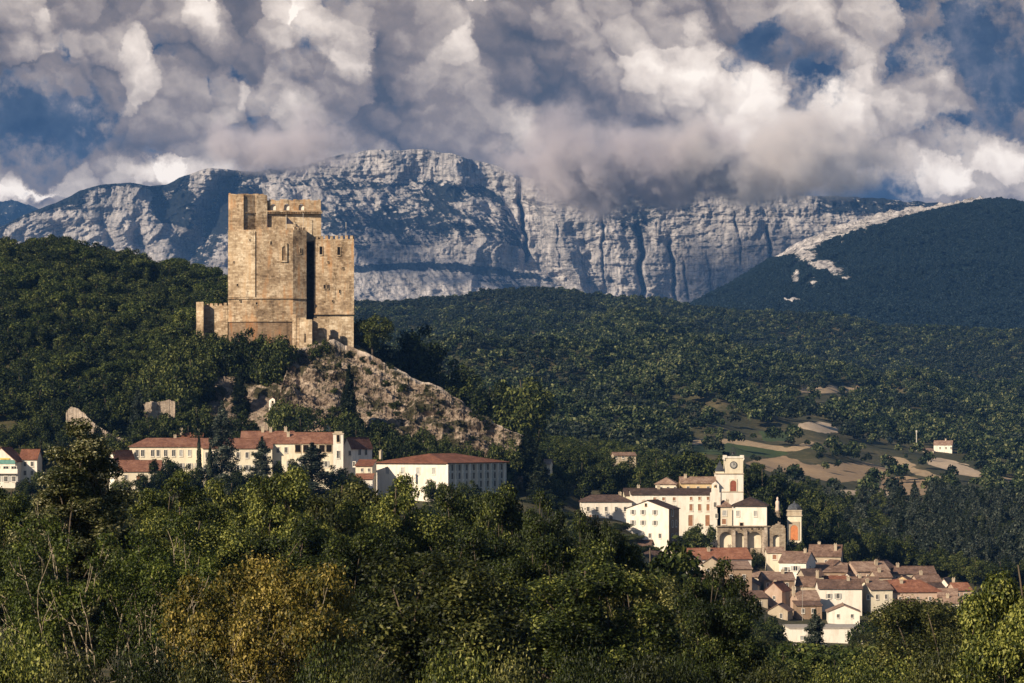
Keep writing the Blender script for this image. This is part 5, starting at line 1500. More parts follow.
M.update(
    leaf_green=leaf_mat('green_leaves', [(0.010, 0.015, 0.004), (0.024, 0.034, 0.007), (0.062, 0.080, 0.014), (0.275, 0.275, 0.062)], tint=0.8, spec=.22),
    leaf_bright=leaf_mat('bright_green_leaves', [(0.014, 0.022, 0.004), (0.036, 0.052, 0.008), (0.080, 0.104, 0.015), (0.24, 0.25, 0.05)], tint=0.2, spec=.22),
    leaf_olive=leaf_mat('olive_leaves', [(0.012, 0.016, 0.005), (0.030, 0.037, 0.009), (0.078, 0.083, 0.019), (0.30, 0.275, 0.088)], tint=0.7, spec=.22),
    leaf_poplar=leaf_mat('poplar_leaves', [(0.014, 0.020, 0.005), (0.042, 0.048, 0.012), (0.10, 0.098, 0.028), (0.46, 0.42, 0.24)], rough=0.45, spec=0.35, tint=0.2),
    leaf_gold=leaf_mat('golden_leaves', [(0.028, 0.032, 0.006), (0.090, 0.080, 0.014), (0.19, 0.140, 0.026), (0.46, 0.35, 0.10)], tint=0.1, spec=.22),
    leaf_oak=leaf_mat('oak_leaves', [(0.006, 0.010, 0.003), (0.021, 0.032, 0.009), (0.056, 0.071, 0.018), (0.15, 0.158, 0.046)], tint=0.9, spec=.12),
    leaf_light=leaf_mat('light_green_leaves', [(0.012, 0.020, 0.005), (0.036, 0.052, 0.012), (0.085, 0.105, 0.025), (0.20, 0.20, 0.055)], tint=0.5, spec=.12),
    leaf_far=leaf_mat('far_wood_leaves', [(0.006, 0.011, 0.005), (0.026, 0.041, 0.016), (0.074, 0.096, 0.037), (0.19, 0.19, 0.085)], tint=1.0, spec=.1),
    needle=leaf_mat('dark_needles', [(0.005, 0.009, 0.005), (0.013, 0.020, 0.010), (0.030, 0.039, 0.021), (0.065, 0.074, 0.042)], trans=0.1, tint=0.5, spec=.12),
    spruce_blue=leaf_mat('shade_blue_leaves', [(0.005, 0.011, 0.012), (0.012, 0.023, 0.026), (0.022, 0.037, 0.040), (0.04, 0.058, 0.060)], trans=0.1, tint=0.5, spec=.08),  # cloud shade and haze put into these dark blue leaf tones
    needle_blue=leaf_mat('grey_green_needles', [(0.012, 0.018, 0.012), (0.030, 0.041, 0.030), (0.068, 0.082, 0.060), (0.15, 0.16, 0.12)], trans=0.1, tint=0.5, spec=.12),
    bark=bark_mat('brown_bark', (0.045, 0.034, 0.024), (0.13, 0.10, 0.07)),
    bark_pale=bark_mat('pale_bark', (0.16, 0.125, 0.085), (0.38, 0.31, 0.22)),
)


# ------------------------------------------------------------------ crowns built of single leaves gathered in clumps
def leaf_quads(c, n, rng, L, W):
    """rhombic leaves at centres c with normals n"""
    r = rng.normal(size=c.shape)
    t = np.cross(n, r); t /= np.linalg.norm(t, axis=1, keepdims=True) + 1e-9
    b = np.cross(n, t)
    k = rng.uniform(0.65, 1.3, (len(c), 1))
    t = t * L * k; b = b * W * k
    co = np.stack([c + t, c + b * 0.9 + n * L * .12, c - t, c - b * 0.9 + n * L * .12], 1).reshape(-1, 3)
    q = np.arange(len(c) * 4).reshape(-1, 4)
    return co, q


def unit(v): return v / (np.linalg.norm(v, axis=1, keepdims=True) + 1e-9)


def clump_leaves(rng, ctr, rad, n, L, W, up=0.35, shell=0.72):
    """n leaves shared by clumps (ctr, rad)"""
    p = rad ** 2; p = p / p.sum()
    i = rng.choice(len(ctr), n, p=p)
    d = unit(rng.normal(size=(n, 3)) * np.array([1, 1, .85]) + np.array([0, 0, up * .6]))
    rr = rad[i][:, None] * (shell + (1 - shell) * rng.random((n, 1)) ** .7) * (0.75 + 0.5 * rng.random((n, 1)) ** 2)
    c = ctr[i] + d * rr * np.array([1, 1, .82])
    nrm = unit(d * 0.75 + rng.normal(size=(n, 3)) * 0.55 + np.array([0, 0, up]))
    return leaf_quads(c, nrm, rng, L, W)


def limb_path(mb, a, b, r0, r1, rng, bend=0.12, seg=4):
    a = np.array(a, float); b = np.array(b, float); L = np.linalg.norm(b - a)
    prev = a; off = rng.normal(size=3) * bend * L
    for k in range(1, seg + 1):
        t = k / seg
        p = a + (b - a) * t + off * math.sin(math.pi * t) + np.array([0, 0, -0.1 * L * math.sin(math.pi * t)])
        mb.tube(prev, p, r0 + (r1 - r0) * (k - 1) / seg, r0 + (r1 - r0) * t, 6)
        prev = p


def broadleaf(seed, H=12.0, Rx=4.4, low=0.22, nclump=60, nleaf=20000, leaf=0.17, bare=0.0, trunk_r=0.26, narrow=False, twigs=0, thin=1.0):
    """trunk MB and crown arrays of one tree, base at the origin"""
    rng = np.random.RandomState(seed)
    z0 = H * low; zc = (H + z0) / 2; rz = (H - z0) / 2
    d = unit(rng.normal(size=(nclump, 3)))
    lobe = 0.72 + 0.34 * vnoise(d[:, 0] * 1.7 + 5 + seed, d[:, 1] * 1.7 + d[:, 2] * 1.3 + 9)
    rr = (rng.random(nclump) ** .42)[:, None] * lobe[:, None]
    ctr = d * rr * np.array([Rx, Rx, rz]) * 0.88 + np.array([0, 0, zc])
    if narrow: ctr[:, :2] *= np.clip(1.15 - (ctr[:, 2:3] - z0) / (H - z0) * .75, .2, 1.1)
    else: ctr[:, :2] *= np.clip(0.70 + (ctr[:, 2:3] - z0) / (H - z0) * .5, .5, 1.05)
    rad = rng.uniform(0.15, 0.31, nclump) * Rx * thin
    keep = np.ones(nclump, bool)
    if bare > 0: keep = ~((ctr[:, 1] < 0.2 * Rx) & (ctr[:, 2] < z0 + (H - z0) * .62) & (rng.random(nclump) < bare))
    co, q = clump_leaves(rng, ctr[keep], rad[keep], nleaf, leaf, leaf * 0.62)
    tr = MB()
    fork = np.array([rng.normal() * .1, rng.normal() * .1, H * max(low * 0.9, .16)])
    limb_path(tr, (0, 0, -1.5), fork, trunk_r * 1.25, trunk_r * .85, rng, .03, 3)
    top = np.array([0, 0, H * .86]); limb_path(tr, fork, top, trunk_r * .7, .04, rng, .05, 6)
    order = rng.permutation(nclump)[:int(nclump * (.9 if bare else .45))]
    for i in order:
        t = rng.uniform(0.0, 0.55)
        s = fork + (top - fork) * t * (0.25 if bare else 1.0)
        if ctr[i][2] < s[2]: s = fork
        limb_path(tr, s, ctr[i], trunk_r * (.27 if bare else .24) * (1 - t * .5), .025, rng, .10)
        for _ in range(twigs):
            e = ctr[i] + rng.normal(size=3) * rad[i] * .9
            limb_path(tr, ctr[i] * .97 + s * .03, e, .016, .006, rng, .08, 2)
    return tr, co, q


def branching(seed, H=10.0, Rx=4.4, fork=0.2, nleaf=36000, leaf=0.07, r0=0.2, first=9, lean=0.55, clump=0.62):
    """a low fork whose limbs divide again and again; leaves gather at the tips so the limbs show"""
    rng = np.random.RandomState(seed)
    tr = MB(); tips = []
    f = np.array([0.1, 0.0, H * fork]); limb_path(tr, (0, 0, -1.5), f, r0 * 1.15, r0, rng, .03, 3)

    def grow(p, d, L, r, depth):
        q = p + d * L
        limb_path(tr, p, q, r, r * .62, rng, .05, 4)
        if depth == 0:
            tips.append(q); return
        for k in range(rng.randint(2, 4)):
            n = d * .9 + rng.normal(size=3) * .42 + np.array([0, 0, .16]); n /= np.linalg.norm(n)
            grow(q, n, L * rng.uniform(.55, .8), r * .58, depth - 1)
        if rng.random() < .5: tips.append(p + d * L * .6 + rng.normal(size=3) * .5)
    for k in range(first):
        a = 2 * math.pi * (k + rng.uniform(-.3, .3)) / first
        u = rng.uniform(.35, 1.25)
        d = np.array([math.cos(a) * lean * Rx / 4, math.sin(a) * lean * Rx / 4, u]); d /= np.linalg.norm(d)
        grow(f, d, (H - f[2]) * rng.uniform(.36, .46), r0 * .5, 3)
    c = np.array(tips); c = c[c[:, 2] > H * .14]
    c[:, :2] *= np.minimum(1, Rx / (np.linalg.norm(c[:, :2], axis=1, keepdims=True) + 1e-6))
    c[:, 2] = np.minimum(c[:, 2], H * .97)
    rad = rng.uniform(.6, 1.15, len(c)) * clump
    co, q = clump_leaves(rng, c, rad, nleaf, leaf, leaf * .62, shell=.45)
    return tr, co, q


def conifer(seed, H=18.0, Rw=4.5, tiers=16, nleaf=5200, leaf=0.34, flat=True, low=0.12, taper=0.8):
    """layered boughs round a straight trunk"""
    rng = np.random.RandomState(seed)
    tr = MB(); tr.tube((0, 0, -1.5), (0, 0, H * .97), H * .018, .04, 7)
    C_, N_ = [], []
    for k in range(tiers):
        f = k / (tiers - 1); z = H * (low + (1 - low) * f * .97)
        R_ = Rw * ((1 - f) ** taper) * rng.uniform(.75, 1.12) + .25
        nb = 8 if flat else 9
        for j in range(nb):
            a = rng.uniform(0, 2 * math.pi); rl = R_ * rng.uniform(.55, 1.08)
            tip = np.array([math.cos(a) * rl, math.sin(a) * rl, z - rl * (.10 if flat else .32) + rng.normal() * .2])
            if rl > .8: tr.tube((0, 0, z), tip * np.array([.8, .8, 1]), .07, .02, 4)
            m = max(6, int(nleaf / (tiers * nb) * (rl / Rw * 1.8 + .2)))
            t = rng.random(m) ** .6
            p = np.array([0, 0, z])[None, :] * (1 - t[:, None]) + tip[None, :] * t[:, None]
            side = np.array([-math.sin(a), math.cos(a), 0])
            p = p + side[None, :] * (rng.normal(size=(m, 1)) * rl * .22 * (1.1 - t[:, None] * .6)) + np.array([0, 0, 1]) * rng.normal(size=(m, 1)) * (.30 if flat else .26)
            C_.append(p); N_.append(unit(np.array([0, 0, 1.0]) + rng.normal(size=(m, 3)) * .5 + np.array([math.cos(a), math.sin(a), 0]) * .35))
    co, q = leaf_quads(np.concatenate(C_), np.concatenate(N_), rng, leaf, leaf * .5)
    return tr, co, q


def cypress(seed, H=14.0, Rw=1.5, nleaf=3000, leaf=.3):
    rng = np.random.RandomState(seed)
    tr = MB(); tr.tube((0, 0, -1.5), (0, 0, H * .9), .2, .03, 6)
    f = rng.random(nleaf); z = H * (.04 + .96 * f)
    R_ = Rw * np.sqrt(np.clip(1 - f, 0, 1)) * np.minimum(1, .35 + f * 5) * (0.8 + .35 * vnoise(f * 16 + seed, np.full(nleaf, 2.0)))
    a = rng.uniform(0, 2 * math.pi, nleaf); rr = R_ * (0.7 + .35 * rng.random(nleaf))
    c = np.stack([np.cos(a) * rr, np.sin(a) * rr, z], -1)
    n = unit(np.stack([np.cos(a), np.sin(a), np.full(nleaf, .3)], -1) + rng.normal(size=(nleaf, 3)) * .4)
    co, q = leaf_quads(c, n, rng, leaf, leaf * .5)
    return tr, co, q


def far_crown(seed, H=7.0, Rx=3.4, nclump=9, nleaf=260, leaf=0.62):
    rng = np.random.RandomState(seed)
    d = unit(rng.normal(size=(nclump, 3))); d[:, 2] = np.abs(d[:, 2]) * .9
    ctr = d * np.array([Rx * .58, Rx * .58, H * .34]) + np.array([0, 0, H * .50])
    rad = rng.uniform(.36, .55, nclump) * Rx
    return clump_leaves(rng, ctr, rad, nleaf, leaf, leaf * .72, up=.4, shell=.8)


def bush(seed, H=3.0, Rx=2.2, nclump=14, nleaf=2600, leaf=.13):
    rng = np.random.RandomState(seed)
    d = unit(rng.normal(size=(nclump, 3))); d[:, 2] = np.abs(d[:, 2])
    ctr = d * np.array([Rx * .62, Rx * .62, H * .5]) + np.array([0, 0, H * .22])
    rad = rng.uniform(.28, .46, nclump) * Rx
    co, q = clump_leaves(rng, ctr, rad, nleaf, leaf, leaf * .6)
    tr = MB()
    for i in range(nclump): limb_path(tr, (0, 0, -.5), ctr[i], .06, .02, rng, .06, 3)
    return tr, co, q


def two_meshes(name, t, leaf, bark):
    tr, co, q = t
    return dict(trunk=tr.mesh('trunk', M[bark], True), crown=mesh_np('crown', co, q, mats=[M[leaf]]))


def one_mesh(name, t, leaf, bark):
    """crown and trunk in one mesh, for trees a few pixels wide"""
    if len(t) == 3:
        tr, co, q = t
        v = np.array(tr.v); n0 = len(co)
        quads = [f for f in tr.f if len(f) == 4]
        allq = np.concatenate([q, np.array(quads) + n0]); co = np.concatenate([co, v])
        mi = np.concatenate([np.zeros(len(q), int), np.ones(len(quads), int)])
        return mesh_np(name, co, allq, mats=[M[leaf], M[bark]], mat_idx=mi)
    co, q = t
    return mesh_np(name, co, q, mats=[M[leaf]])


KIND = {}
for i in range(3): KIND['green%d' % i] = two_meshes('broadleaf', broadleaf(20 + i, 12, 4.4, .10, 88, 52000, .088, thin=.74), 'leaf_green', 'bark')
for i in range(2): KIND['olive%d' % i] = two_meshes('broadleaf', broadleaf(40 + i, 10, 4.4, .08, 84, 50000, .083, thin=.76), 'leaf_olive', 'bark')
KIND['poplar'] = two_meshes('poplar', broadleaf(61, 15.5, 3.4, .05, 230, 90000, .072, narrow=True, thin=.62), 'leaf_poplar', 'bark')
KIND['fan'] = two_meshes('fan', branching(71, 10, 4.6, .16, 46000, .072, .17, 13, .8, .66), 'leaf_bright', 'bark_pale')
KIND['gold'] = two_meshes('gold', branching(83, 8, 4.0, .10, 60000, .074, .12, 12, .7, .80), 'leaf_gold', 'bark_pale')
for i in range(2): KIND['bush%d' % i] = two_meshes('bush', bush(90 + i, 3.0, 2.2, 26, 22000, .045), 'leaf_olive' if i else 'leaf_green', 'bark')
for i in range(2): KIND['mid%d' % i] = two_meshes('mid', broadleaf(30 + i, 9, 4.6, .02, 50, 9000, .20), 'leaf_oak', 'bark')
KIND['cedar'] = two_meshes('cedar', conifer(5, 18, 5.0, 17, 17000, .24, taper=.62), 'needle_blue', 'bark')
KIND['spruce'] = two_meshes('spruce', conifer(6, 18, 3.6, 24, 20000, .26, flat=False), 'needle', 'bark')
KIND['cypress'] = two_meshes('cypress', cypress(7), 'needle', 'bark')
for i in range(4): KIND['wood%d' % i] = one_mesh('oak_tree', broadleaf(110 + i, 8.0, 4.4, .02, 26, 3600, .25, trunk_r=.16, thin=1.05), 'leaf_oak', 'bark')
KIND['woodlight'] = one_mesh('ash_tree', broadleaf(131, 8.0, 4.4, .02, 24, 3400, .25, trunk_r=.16, thin=1.1), 'leaf_light', 'bark')
for i in range(2): KIND['pine%d' % i] = one_mesh('conifer_tree', conifer(120 + i, 11.5, 4.3 if i else 3.6, 13, 3400, .36, flat=bool(i), taper=.6 if i else .8), 'needle_blue' if i else 'needle', 'bark')

COUNT = [0]


def plant(kind, px, Y, top=None, width=None, H=None, rot=None, label=None, cat='tree', name='broadleaf_tree', group=None, tilt=0.0, X=None):
    """set a tree on the ground at column px and distance Y; its top at pixel row top, its crown width pixels wide"""
    xw = wx(px, Y) if X is None else X
    z = float(height(xw, Y)) - 0.2
    src = KIND[kind]
    one = not isinstance(src, dict)
    crown = src if one else src['crown']
    if kind not in BOX:
        co = np.empty(len(crown.vertices) * 3, np.float32); crown.vertices.foreach_get('co', co); co = co.reshape(-1, 3)
        BOX[kind] = (np.percentile(co[:, 2], 99.8), np.percentile(np.abs(co[:, 0]), 99) * 2)
    h0, w0 = BOX[kind]
    sz = ((wz(top, Y) - z) if H is None else H) / h0
    sx = (width * Y / F) / w0 if width else sz
    sz = max(sz, sx * .35)
    if kind.startswith('mid'): sx = max(sx, sz * .80)
    rot = random.uniform(0, 6.28) if rot is None else rot
    COUNT[0] += 1
    if one:
        o = link(name, src); o.location = (xw, Y, z); o.rotation_euler = (0, tilt, rot); o.scale = (sx, sx, sz)
        return tag(o, label, cat, group)
    r = empty(name, (xw, Y, z), rot, label, cat, group); r.scale = (sx, sx, sz)
    link('trunk', src['trunk'], r); link('crown', src['crown'], r)
    return r


BOX = {}

# ------------------------------------------------------------------ the foreground: trees in leaf between the viewer and the town
plant('poplar', 78, 172, 424, 112, rot=1.0, label='tall glossy-leaved poplar in front of the convent, its top above the roofs', name='poplar_tree')
plant('fan', 112, 122, 517, 205, rot=0.3, label='big thinly leaved tree showing a fan of pale bare branches', cat='tree')
plant('gold', 262, 112, 562, 190, rot=2.0, label='golden leaved autumn tree in the front row', cat='tree')
plant('olive0', 425, 128, 556, 200, rot=0.7, label='broad olive green tree right of the golden autumn tree', cat='tree')
plant('green2', 585, 150, 566, 190, rot=4.1, label='leafy green tree below the arcade, left of the dark branching tree', cat='tree')
plant('green0', 722, 175, 562, 92, rot=5.0, label='dark branching tree in front of the lower town roofs', cat='tree')
plant('green1', 1018, 108, 563, 128, rot=2.2, label='bright green tree cut off by the right edge of the view', cat='tree')
plant('olive1', 928, 230, 600, 110, rot=.4, label='olive green bushy tree left of the bright green edge tree', cat='tree')
plant('mid0', 650, 260, 545, 92, rot=1.2, label='dark tree hiding the foot of the gabled stone-flanked house', cat='tree')
plant('green2', 622, 218, 534, 62, rot=1.1, label='dark green tree standing left of the gabled stone-flanked house, its top below the eaves')
plant('green1', 588, 215, 512, 62, rot=.2, label='dark green tree whose crown covers the foot of the long white house', cat='tree')
RT = 'row of dark green trees before the convent'
LT = 'rounded dark green tree in the row before the convent buildings'
for (px, Y, top, w, k) in [(178, 235, 474, 95, 'green0'), (232, 240, 482, 92, 'green1'), (285, 232, 470, 100, 'green2'), (342, 246, 484, 96, 'olive1'), (396, 238, 478, 100, 'green0'), (452, 250, 488, 96, 'green1'),
                           (502, 242, 487, 84, 'green2'), (540, 236, 494, 60, 'green0'), (12, 225, 488, 80, 'green1'), (135, 250, 492, 90, 'olive0')]:
    plant(k, px, Y, top, w, label=LT, group=RT)
RF = 'leafy trees of the middle row'
LF = 'mid green leafy tree standing between the front trees and the dark row'
for (px, Y, top, w, k) in [(200, 185, 520, 120, 'green1'), (300, 190, 522, 120, 'green0'), (365, 180, 528, 115, 'green2'), (470, 188, 530, 120, 'green1'), (545, 182, 520, 110, 'green0'), (640, 200, 572, 100, 'olive1'),
                           (690, 215, 590, 90, 'green2'), (28, 160, 545, 110, 'green2'), (148, 165, 540, 100, 'green0')]:
    plant(k, px, Y, top, w, label=LF, group=RF)
GS = 'shrubs along the lower edge'
LS = 'low leafy shrub along the bottom edge of the view'
for i, (px, Y, top, w) in enumerate([(18, 98, 628, 110), (75, 95, 650, 90), (150, 100, 640, 100), (205, 98, 655, 80), (330, 102, 640, 90), (372, 100, 655, 90), (455, 104, 648, 100), (520, 100, 652, 90), (590, 106, 645, 90),
                                     (640, 110, 650, 90), (690, 112, 655, 80), (760, 130, 662, 90), (880, 150, 655, 100), (945, 128, 640, 90), (835, 160, 664, 80), (790, 150, 672, 70)]):
    plant('bush%d' % (i % 2), px, Y, top, w, label=LS, cat='shrub', name='shrub', group=GS)
GV = 'bushes on the valley floor below the town'
LV = 'rounded bushy tree on the valley floor between front trees and town'
rv = random.Random(5)
VB = [(700, 560, 615, 40), (722, 600, 622, 44), (752, 520, 625, 40), (895, 690, 606, 34), (915, 720, 602, 30), (990, 700, 585, 34), (1015, 720, 580, 34), (738, 690, 606, 30), (765, 710, 614, 26),
      (660, 640, 588, 36), (640, 690, 570, 36), (615, 700, 560, 36), (668, 480, 600, 48), (640, 450, 590, 52), (930, 640, 602, 40), (955, 640, 598, 40), (975, 560, 596, 48), (1000, 620, 590, 40)]
for row, (Y, top) in enumerate([(600, 622), (540, 630), (470, 638), (400, 644), (330, 650), (280, 655)]):
    for q in range(12):
        px = 664 + q * 27 + (row % 2) * 13 + rv.uniform(-7, 7)
        if 780 < px < 872 and row < 2: continue
        VB.append((px, Y * rv.uniform(.96, 1.04), top + rv.uniform(-7, 6) + (20 if 780 < px < 872 else 0) - max(0, px - 900) * .15, rv.uniform(34, 50) * (1 + (560 - Y) / 900)))
for (px, Y, top, w) in VB:
    plant(('mid0', 'mid1', 'olive0', 'olive1')[rv.randint(0, 3)] if Y < 580 else 'mid%d' % rv.randint(0, 1), px, Y, top, w, label=LV, group=GV)
plant('cedar', 815, 500, 611, 44, rot=1.0, label='dark conifer with level boughs before the low white hall', cat='tree', name='conifer_tree')

for i_, (px, Y, top, w) in enumerate([(166, 868, 458, 30), (186, 860, 466, 26), (290, 862, 460, 28), (338, 866, 466, 24), (148, 862, 474, 26), (238, 858, 468, 26), (352, 858, 474, 24), (120, 862, 478, 24), (46, 862, 468, 26), (30, 858, 478, 22), (275, 855, 474, 24), (400, 858, 479, 22), (436, 856, 480, 24), (470, 856, 481, 24)]):
    plant('mid%d' % (i_ % 2), px, Y, top, w, label='green tree close before the lower walls of the convent and hospital', group='trees close before the convent walls')
for i_, (px, Y, top, w) in enumerate([(622, 905, 528, 22), (634, 892, 540, 22), (648, 880, 552, 22), (628, 880, 548, 22), (640, 868, 560, 22), (606, 890, 540, 18), (594, 885, 532, 18)]):
    plant('mid%d' % (i_ % 2), px, Y, top, w, label='dark bush on the bank below the gabled stone-flanked house', group='bushes below the gabled house')

# ------------------------------------------------------------------ trees round the convent, the town and the rock
plant('cedar', 222, 868, 403, 46, rot=.5, label='tall grey-green cedar rising before the convent roofs', cat='tree', name='cedar_tree')
plant('cypress', 199, 865, 436, 8, label='slim dark cypress before the convent, left of its thicker twin', cat='tree', name='cypress_tree')
plant('cypress', 210, 863, 446, 9, label='thicker dark cypress beside the tall cedar', cat='tree', name='cypress_tree')
plant('cedar', 262, 862, 438, 42, rot=2.4, label='small cedar with level boughs before the cream convent wall', cat='tree', name='cedar_tree')
plant('cedar', 312, 858, 444, 66, rot=1.4, label='wide dark cedar before the convent chimney tower', cat='tree', name='cedar_tree')
plant('spruce', 349, 938, 366, 30, rot=.4, label='dark pointed spruce against the bare rock spur', cat='tree', name='spruce_tree')
plant('spruce', 527, 925, 428, 36, rot=.9, label='dark spruce at the right foot of the rock spur', cat='tree', name='spruce_tree')
plant('spruce', 540, 905, 452, 30, rot=2.9, label='dark spruce right of the long orange roof', cat='tree', name='spruce_tree')
plant('cedar', 138, 935, 388, 30, rot=.9, label='grey-green cedar left of the pale terrace wall', cat='tree', name='cedar_tree')
plant('spruce', 240, 965, 372, 28, rot=.7, label='dark spruce in front of the grey scree patch', cat='tree', name='spruce_tree')
plant('mid0', 372, 1012, 316, 36, rot=.7, label='dark round tree at the right foot of the keep', cat='tree')
plant('mid1', 412, 1035, 328, 40, rot=.7, label='big dark tree standing behind the rock spur', cat='tree')
plant('mid1', 448, 1040, 362, 38, rot=1.7, label='dark tree behind the middle of the rock spur', cat='tree')
plant('mid0', 520, 1030, 378, 44, rot=2.7, label='tall dark tree behind the lower rock spur', cat='tree')
plant('mid1', 490, 1034, 384, 36, rot=.1, label='smaller dark tree behind the lower rock spur, left of the tall one', cat='tree')
plant('mid0', 733, 985, 500, 34, rot=.1, label='dark tree right behind the white church hall', cat='tree')
plant('mid0', 700, 905, 524, 30, rot=.1, label='dark round tree below the white convent, left of the arcade', cat='tree')
plant('mid1', 688, 908, 530, 22, rot=.6, label='smaller dark tree left of the one beside the arcade', cat='tree')
plant('mid1', 757, 906, 550, 14, label='dark bush between the arcade and the tiny cream house', cat='shrub', name='shrub')
plant('mid0', 797, 922, 540, 14, label='dark bush at the foot of the domed chapel', cat='shrub', name='shrub')
plant('wood0', 272.5, 950, 403.5, 9, label='small bush before the tiny white hut', cat='shrub', name='shrub')
plant('wood1', 771, 938, 498, 15, label='small dark tree before the statue pillar, right of the arcade', name='oak_tree')
plant('wood2', 778.5, 932, 506, 13, label='small dark tree between the ruined chapel end and the domed chapel', name='oak_tree')
G1 = 'trees on the slope round the keep'
L1 = 'dark bushy tree on the slope below the castle keep'
for (px, Y, top, w) in [(205, 992, 332, 26), (222, 986, 334, 26), (240, 984, 330, 28), (258, 982, 336, 28), (274, 980, 336, 26), (288, 978, 344, 24), (213, 976, 348, 26), (234, 974, 350, 28), (254, 972, 352, 28), (276, 968, 356, 28), (296, 966, 366, 24), (200, 984, 344, 28),
                        (186, 990, 338, 30), (190, 970, 358, 30), (170, 980, 350, 32), (176, 960, 374, 30), (216, 962, 366, 28), (258, 958, 372, 24), (284, 956, 382, 28), (300, 952, 386, 26), (292, 940, 400, 28), (270, 938, 402, 28), (318, 935, 410, 28),
                        (340, 934, 412, 26), (365, 932, 416, 30), (392, 930, 424, 30), (416, 927, 430, 30), (440, 924, 436, 28), (464, 922, 442, 28), (488, 922, 446, 26), (508, 922, 440, 24), (252, 940, 398, 26), (300, 925, 416, 26), (330, 922, 424, 28), (356, 920, 428, 24),
                        (380, 920, 434, 26), (404, 917, 440, 26), (428, 916, 446, 24), (452, 915, 450, 22), (312, 990, 343, 12), (303, 985, 352, 14), (318, 992, 340, 10), (236, 930, 412, 26), (214, 940, 404, 26), (196, 942, 406, 24), (226, 950, 396, 20)]:
    if not ((192 < px < 292 and 343 < top < 405) or (283 < px < 316 and top < 400)): plant('mid%d' % rv.randint(0, 1), px, Y, top, w * 1.15, label=L1, group=G1)
for (px, Y, top, w) in [(72, 932, 424, 18), (84, 932, 434, 18), (96, 932, 442, 18), (147, 934, 413, 14), (158, 934, 414, 14), (170, 934, 413, 14), (112, 930, 450, 18)]:
    plant('mid%d' % rv.randint(0, 1), px, Y, top, w, label='bush close before the old rubble walls on the slope', group='bushes before the old walls')
G2 = 'trees below the left wood'
L2 = 'dark tree at the foot of the left wood above the convent roofs'
for (px, Y, top, w) in [(8, 945, 425, 32), (30, 950, 418, 32), (52, 948, 412, 32), (40, 930, 440, 28), (60, 925, 448, 26), (86, 935, 424, 26), (105, 960, 396, 30), (125, 962, 392, 28), (160, 960, 386, 26), (178, 950, 398, 26), (164, 930, 420, 28), (188, 925, 424, 26), (150, 925, 424, 24),
                        (118, 925, 432, 20), (20, 925, 446, 24), (90, 958, 400, 26), (70, 962, 396, 28)]:
    plant('mid%d' % rv.randint(0, 1), px, Y, top, w, label=L2, group=G2)
G3 = 'trees behind the church and town'
L3 = 'dark tree behind the church and the upper town roofs'
for (px, Y, top, w) in [(560, 940, 470, 30), (582, 960, 462, 32), (606, 965, 458, 34), (560, 970, 448, 34), (630, 970, 462, 32), (656, 975, 456, 30), (684, 985, 452, 30), (706, 990, 454, 30), (762, 990, 468, 32), (784, 1000, 476, 32), (808, 990, 490, 34), (826, 985, 500, 32),
                        (800, 970, 506, 28), (815, 960, 520, 28), (838, 965, 522, 30), (860, 970, 530, 30), (880, 985, 532, 30), (905, 990, 536, 30), (930, 985, 546, 30), (955, 980, 552, 30), (975, 970, 558, 30), (1000, 960, 560, 32), (1020, 965, 562, 30), (760, 960, 500, 22),
                        (560, 915, 484, 22), (548, 940, 460, 26), (547, 912, 474, 18), (640, 955, 478, 20), (545, 900, 492, 26), (556, 900, 500, 18), (566, 890, 512, 18), (574, 880, 520, 18), (848, 950, 540, 22), (745, 1010, 470, 30), (722, 1005, 462, 30), (574, 1000, 446, 30), (590, 1002, 450, 30), (606, 995, 456, 24), (622, 990, 462, 24), (636, 992, 458, 22)]:
    plant('mid%d' % rv.randint(0, 1), px, Y, top, w, label=L3, group=G3)


GR = 'shrubs on the bare rock spur'
LQ = 'small dark shrub growing on the bare rock spur'
deps = bpy.context.evaluated_depsgraph_get()
rr = random.Random(12)
spur = [o for o in sc.objects if o.name.startswith('rock_outcrop')][0]
deps.update()
n_ = 0
for _ in range(400):
    px_ = rr.uniform(300, 500); py_ = rr.uniform(350, 440)
    d_ = Vector(((px_ - 512) / F, 1, (HOR - py_) / F)).normalized()
    hit, loc, nrm, fi = spur.ray_cast(Vector((0, 0, 0)), d_)
    if not hit or n_ >= 55: continue
    n_ += 1
    o = link('shrub', KIND['wood%d' % rr.randint(0, 3)]); o.location = loc - Vector((0, -.3, .8)); s_ = rr.uniform(.2, .42) * (1.4 if rr.random() < .2 else 1)
    o.scale = (s_ * 1.1, s_ * 1.1, s_); o.rotation_euler = (0, 0, rr.uniform(0, 6))
    tag(o, LQ, 'shrub', GR)


# ------------------------------------------------------------------ the woods: the nearest trees singly, the rest as wood that reads as one mass
FARM = ground_at(945, 453, 1500, 2500)


def free(px, py, Y, X_, Z_):
    """no tree on open fields, on the track, on bare rock or inside the castle"""
    f = field_of(X_, Y, Z_) > 0
    for up in (2.5, 5.0, 7.5, 10.0, 12.5): f |= field_of(X_, Y, Z_ + up) > 0          # the strip along the near side of each field is kept open
    rock = (px > 185) & (px < 545) & (Y > 925) & (Y < 1012) & (py < 500)
    castle = (px > 190) & (px < 362) & (Y > 985) & (Y < 1032)
    town = (Y > 820) & (Y < 985) & (px > 540) & (px < 985)
    farm = (np.abs(px - 943) < 16) & (Y > FARM - 130) & (Y < FARM + 12)
    f &= np.random.RandomState(len(px)).random(len(px)) > .02
    return ~(f | rock | castle | town | farm)


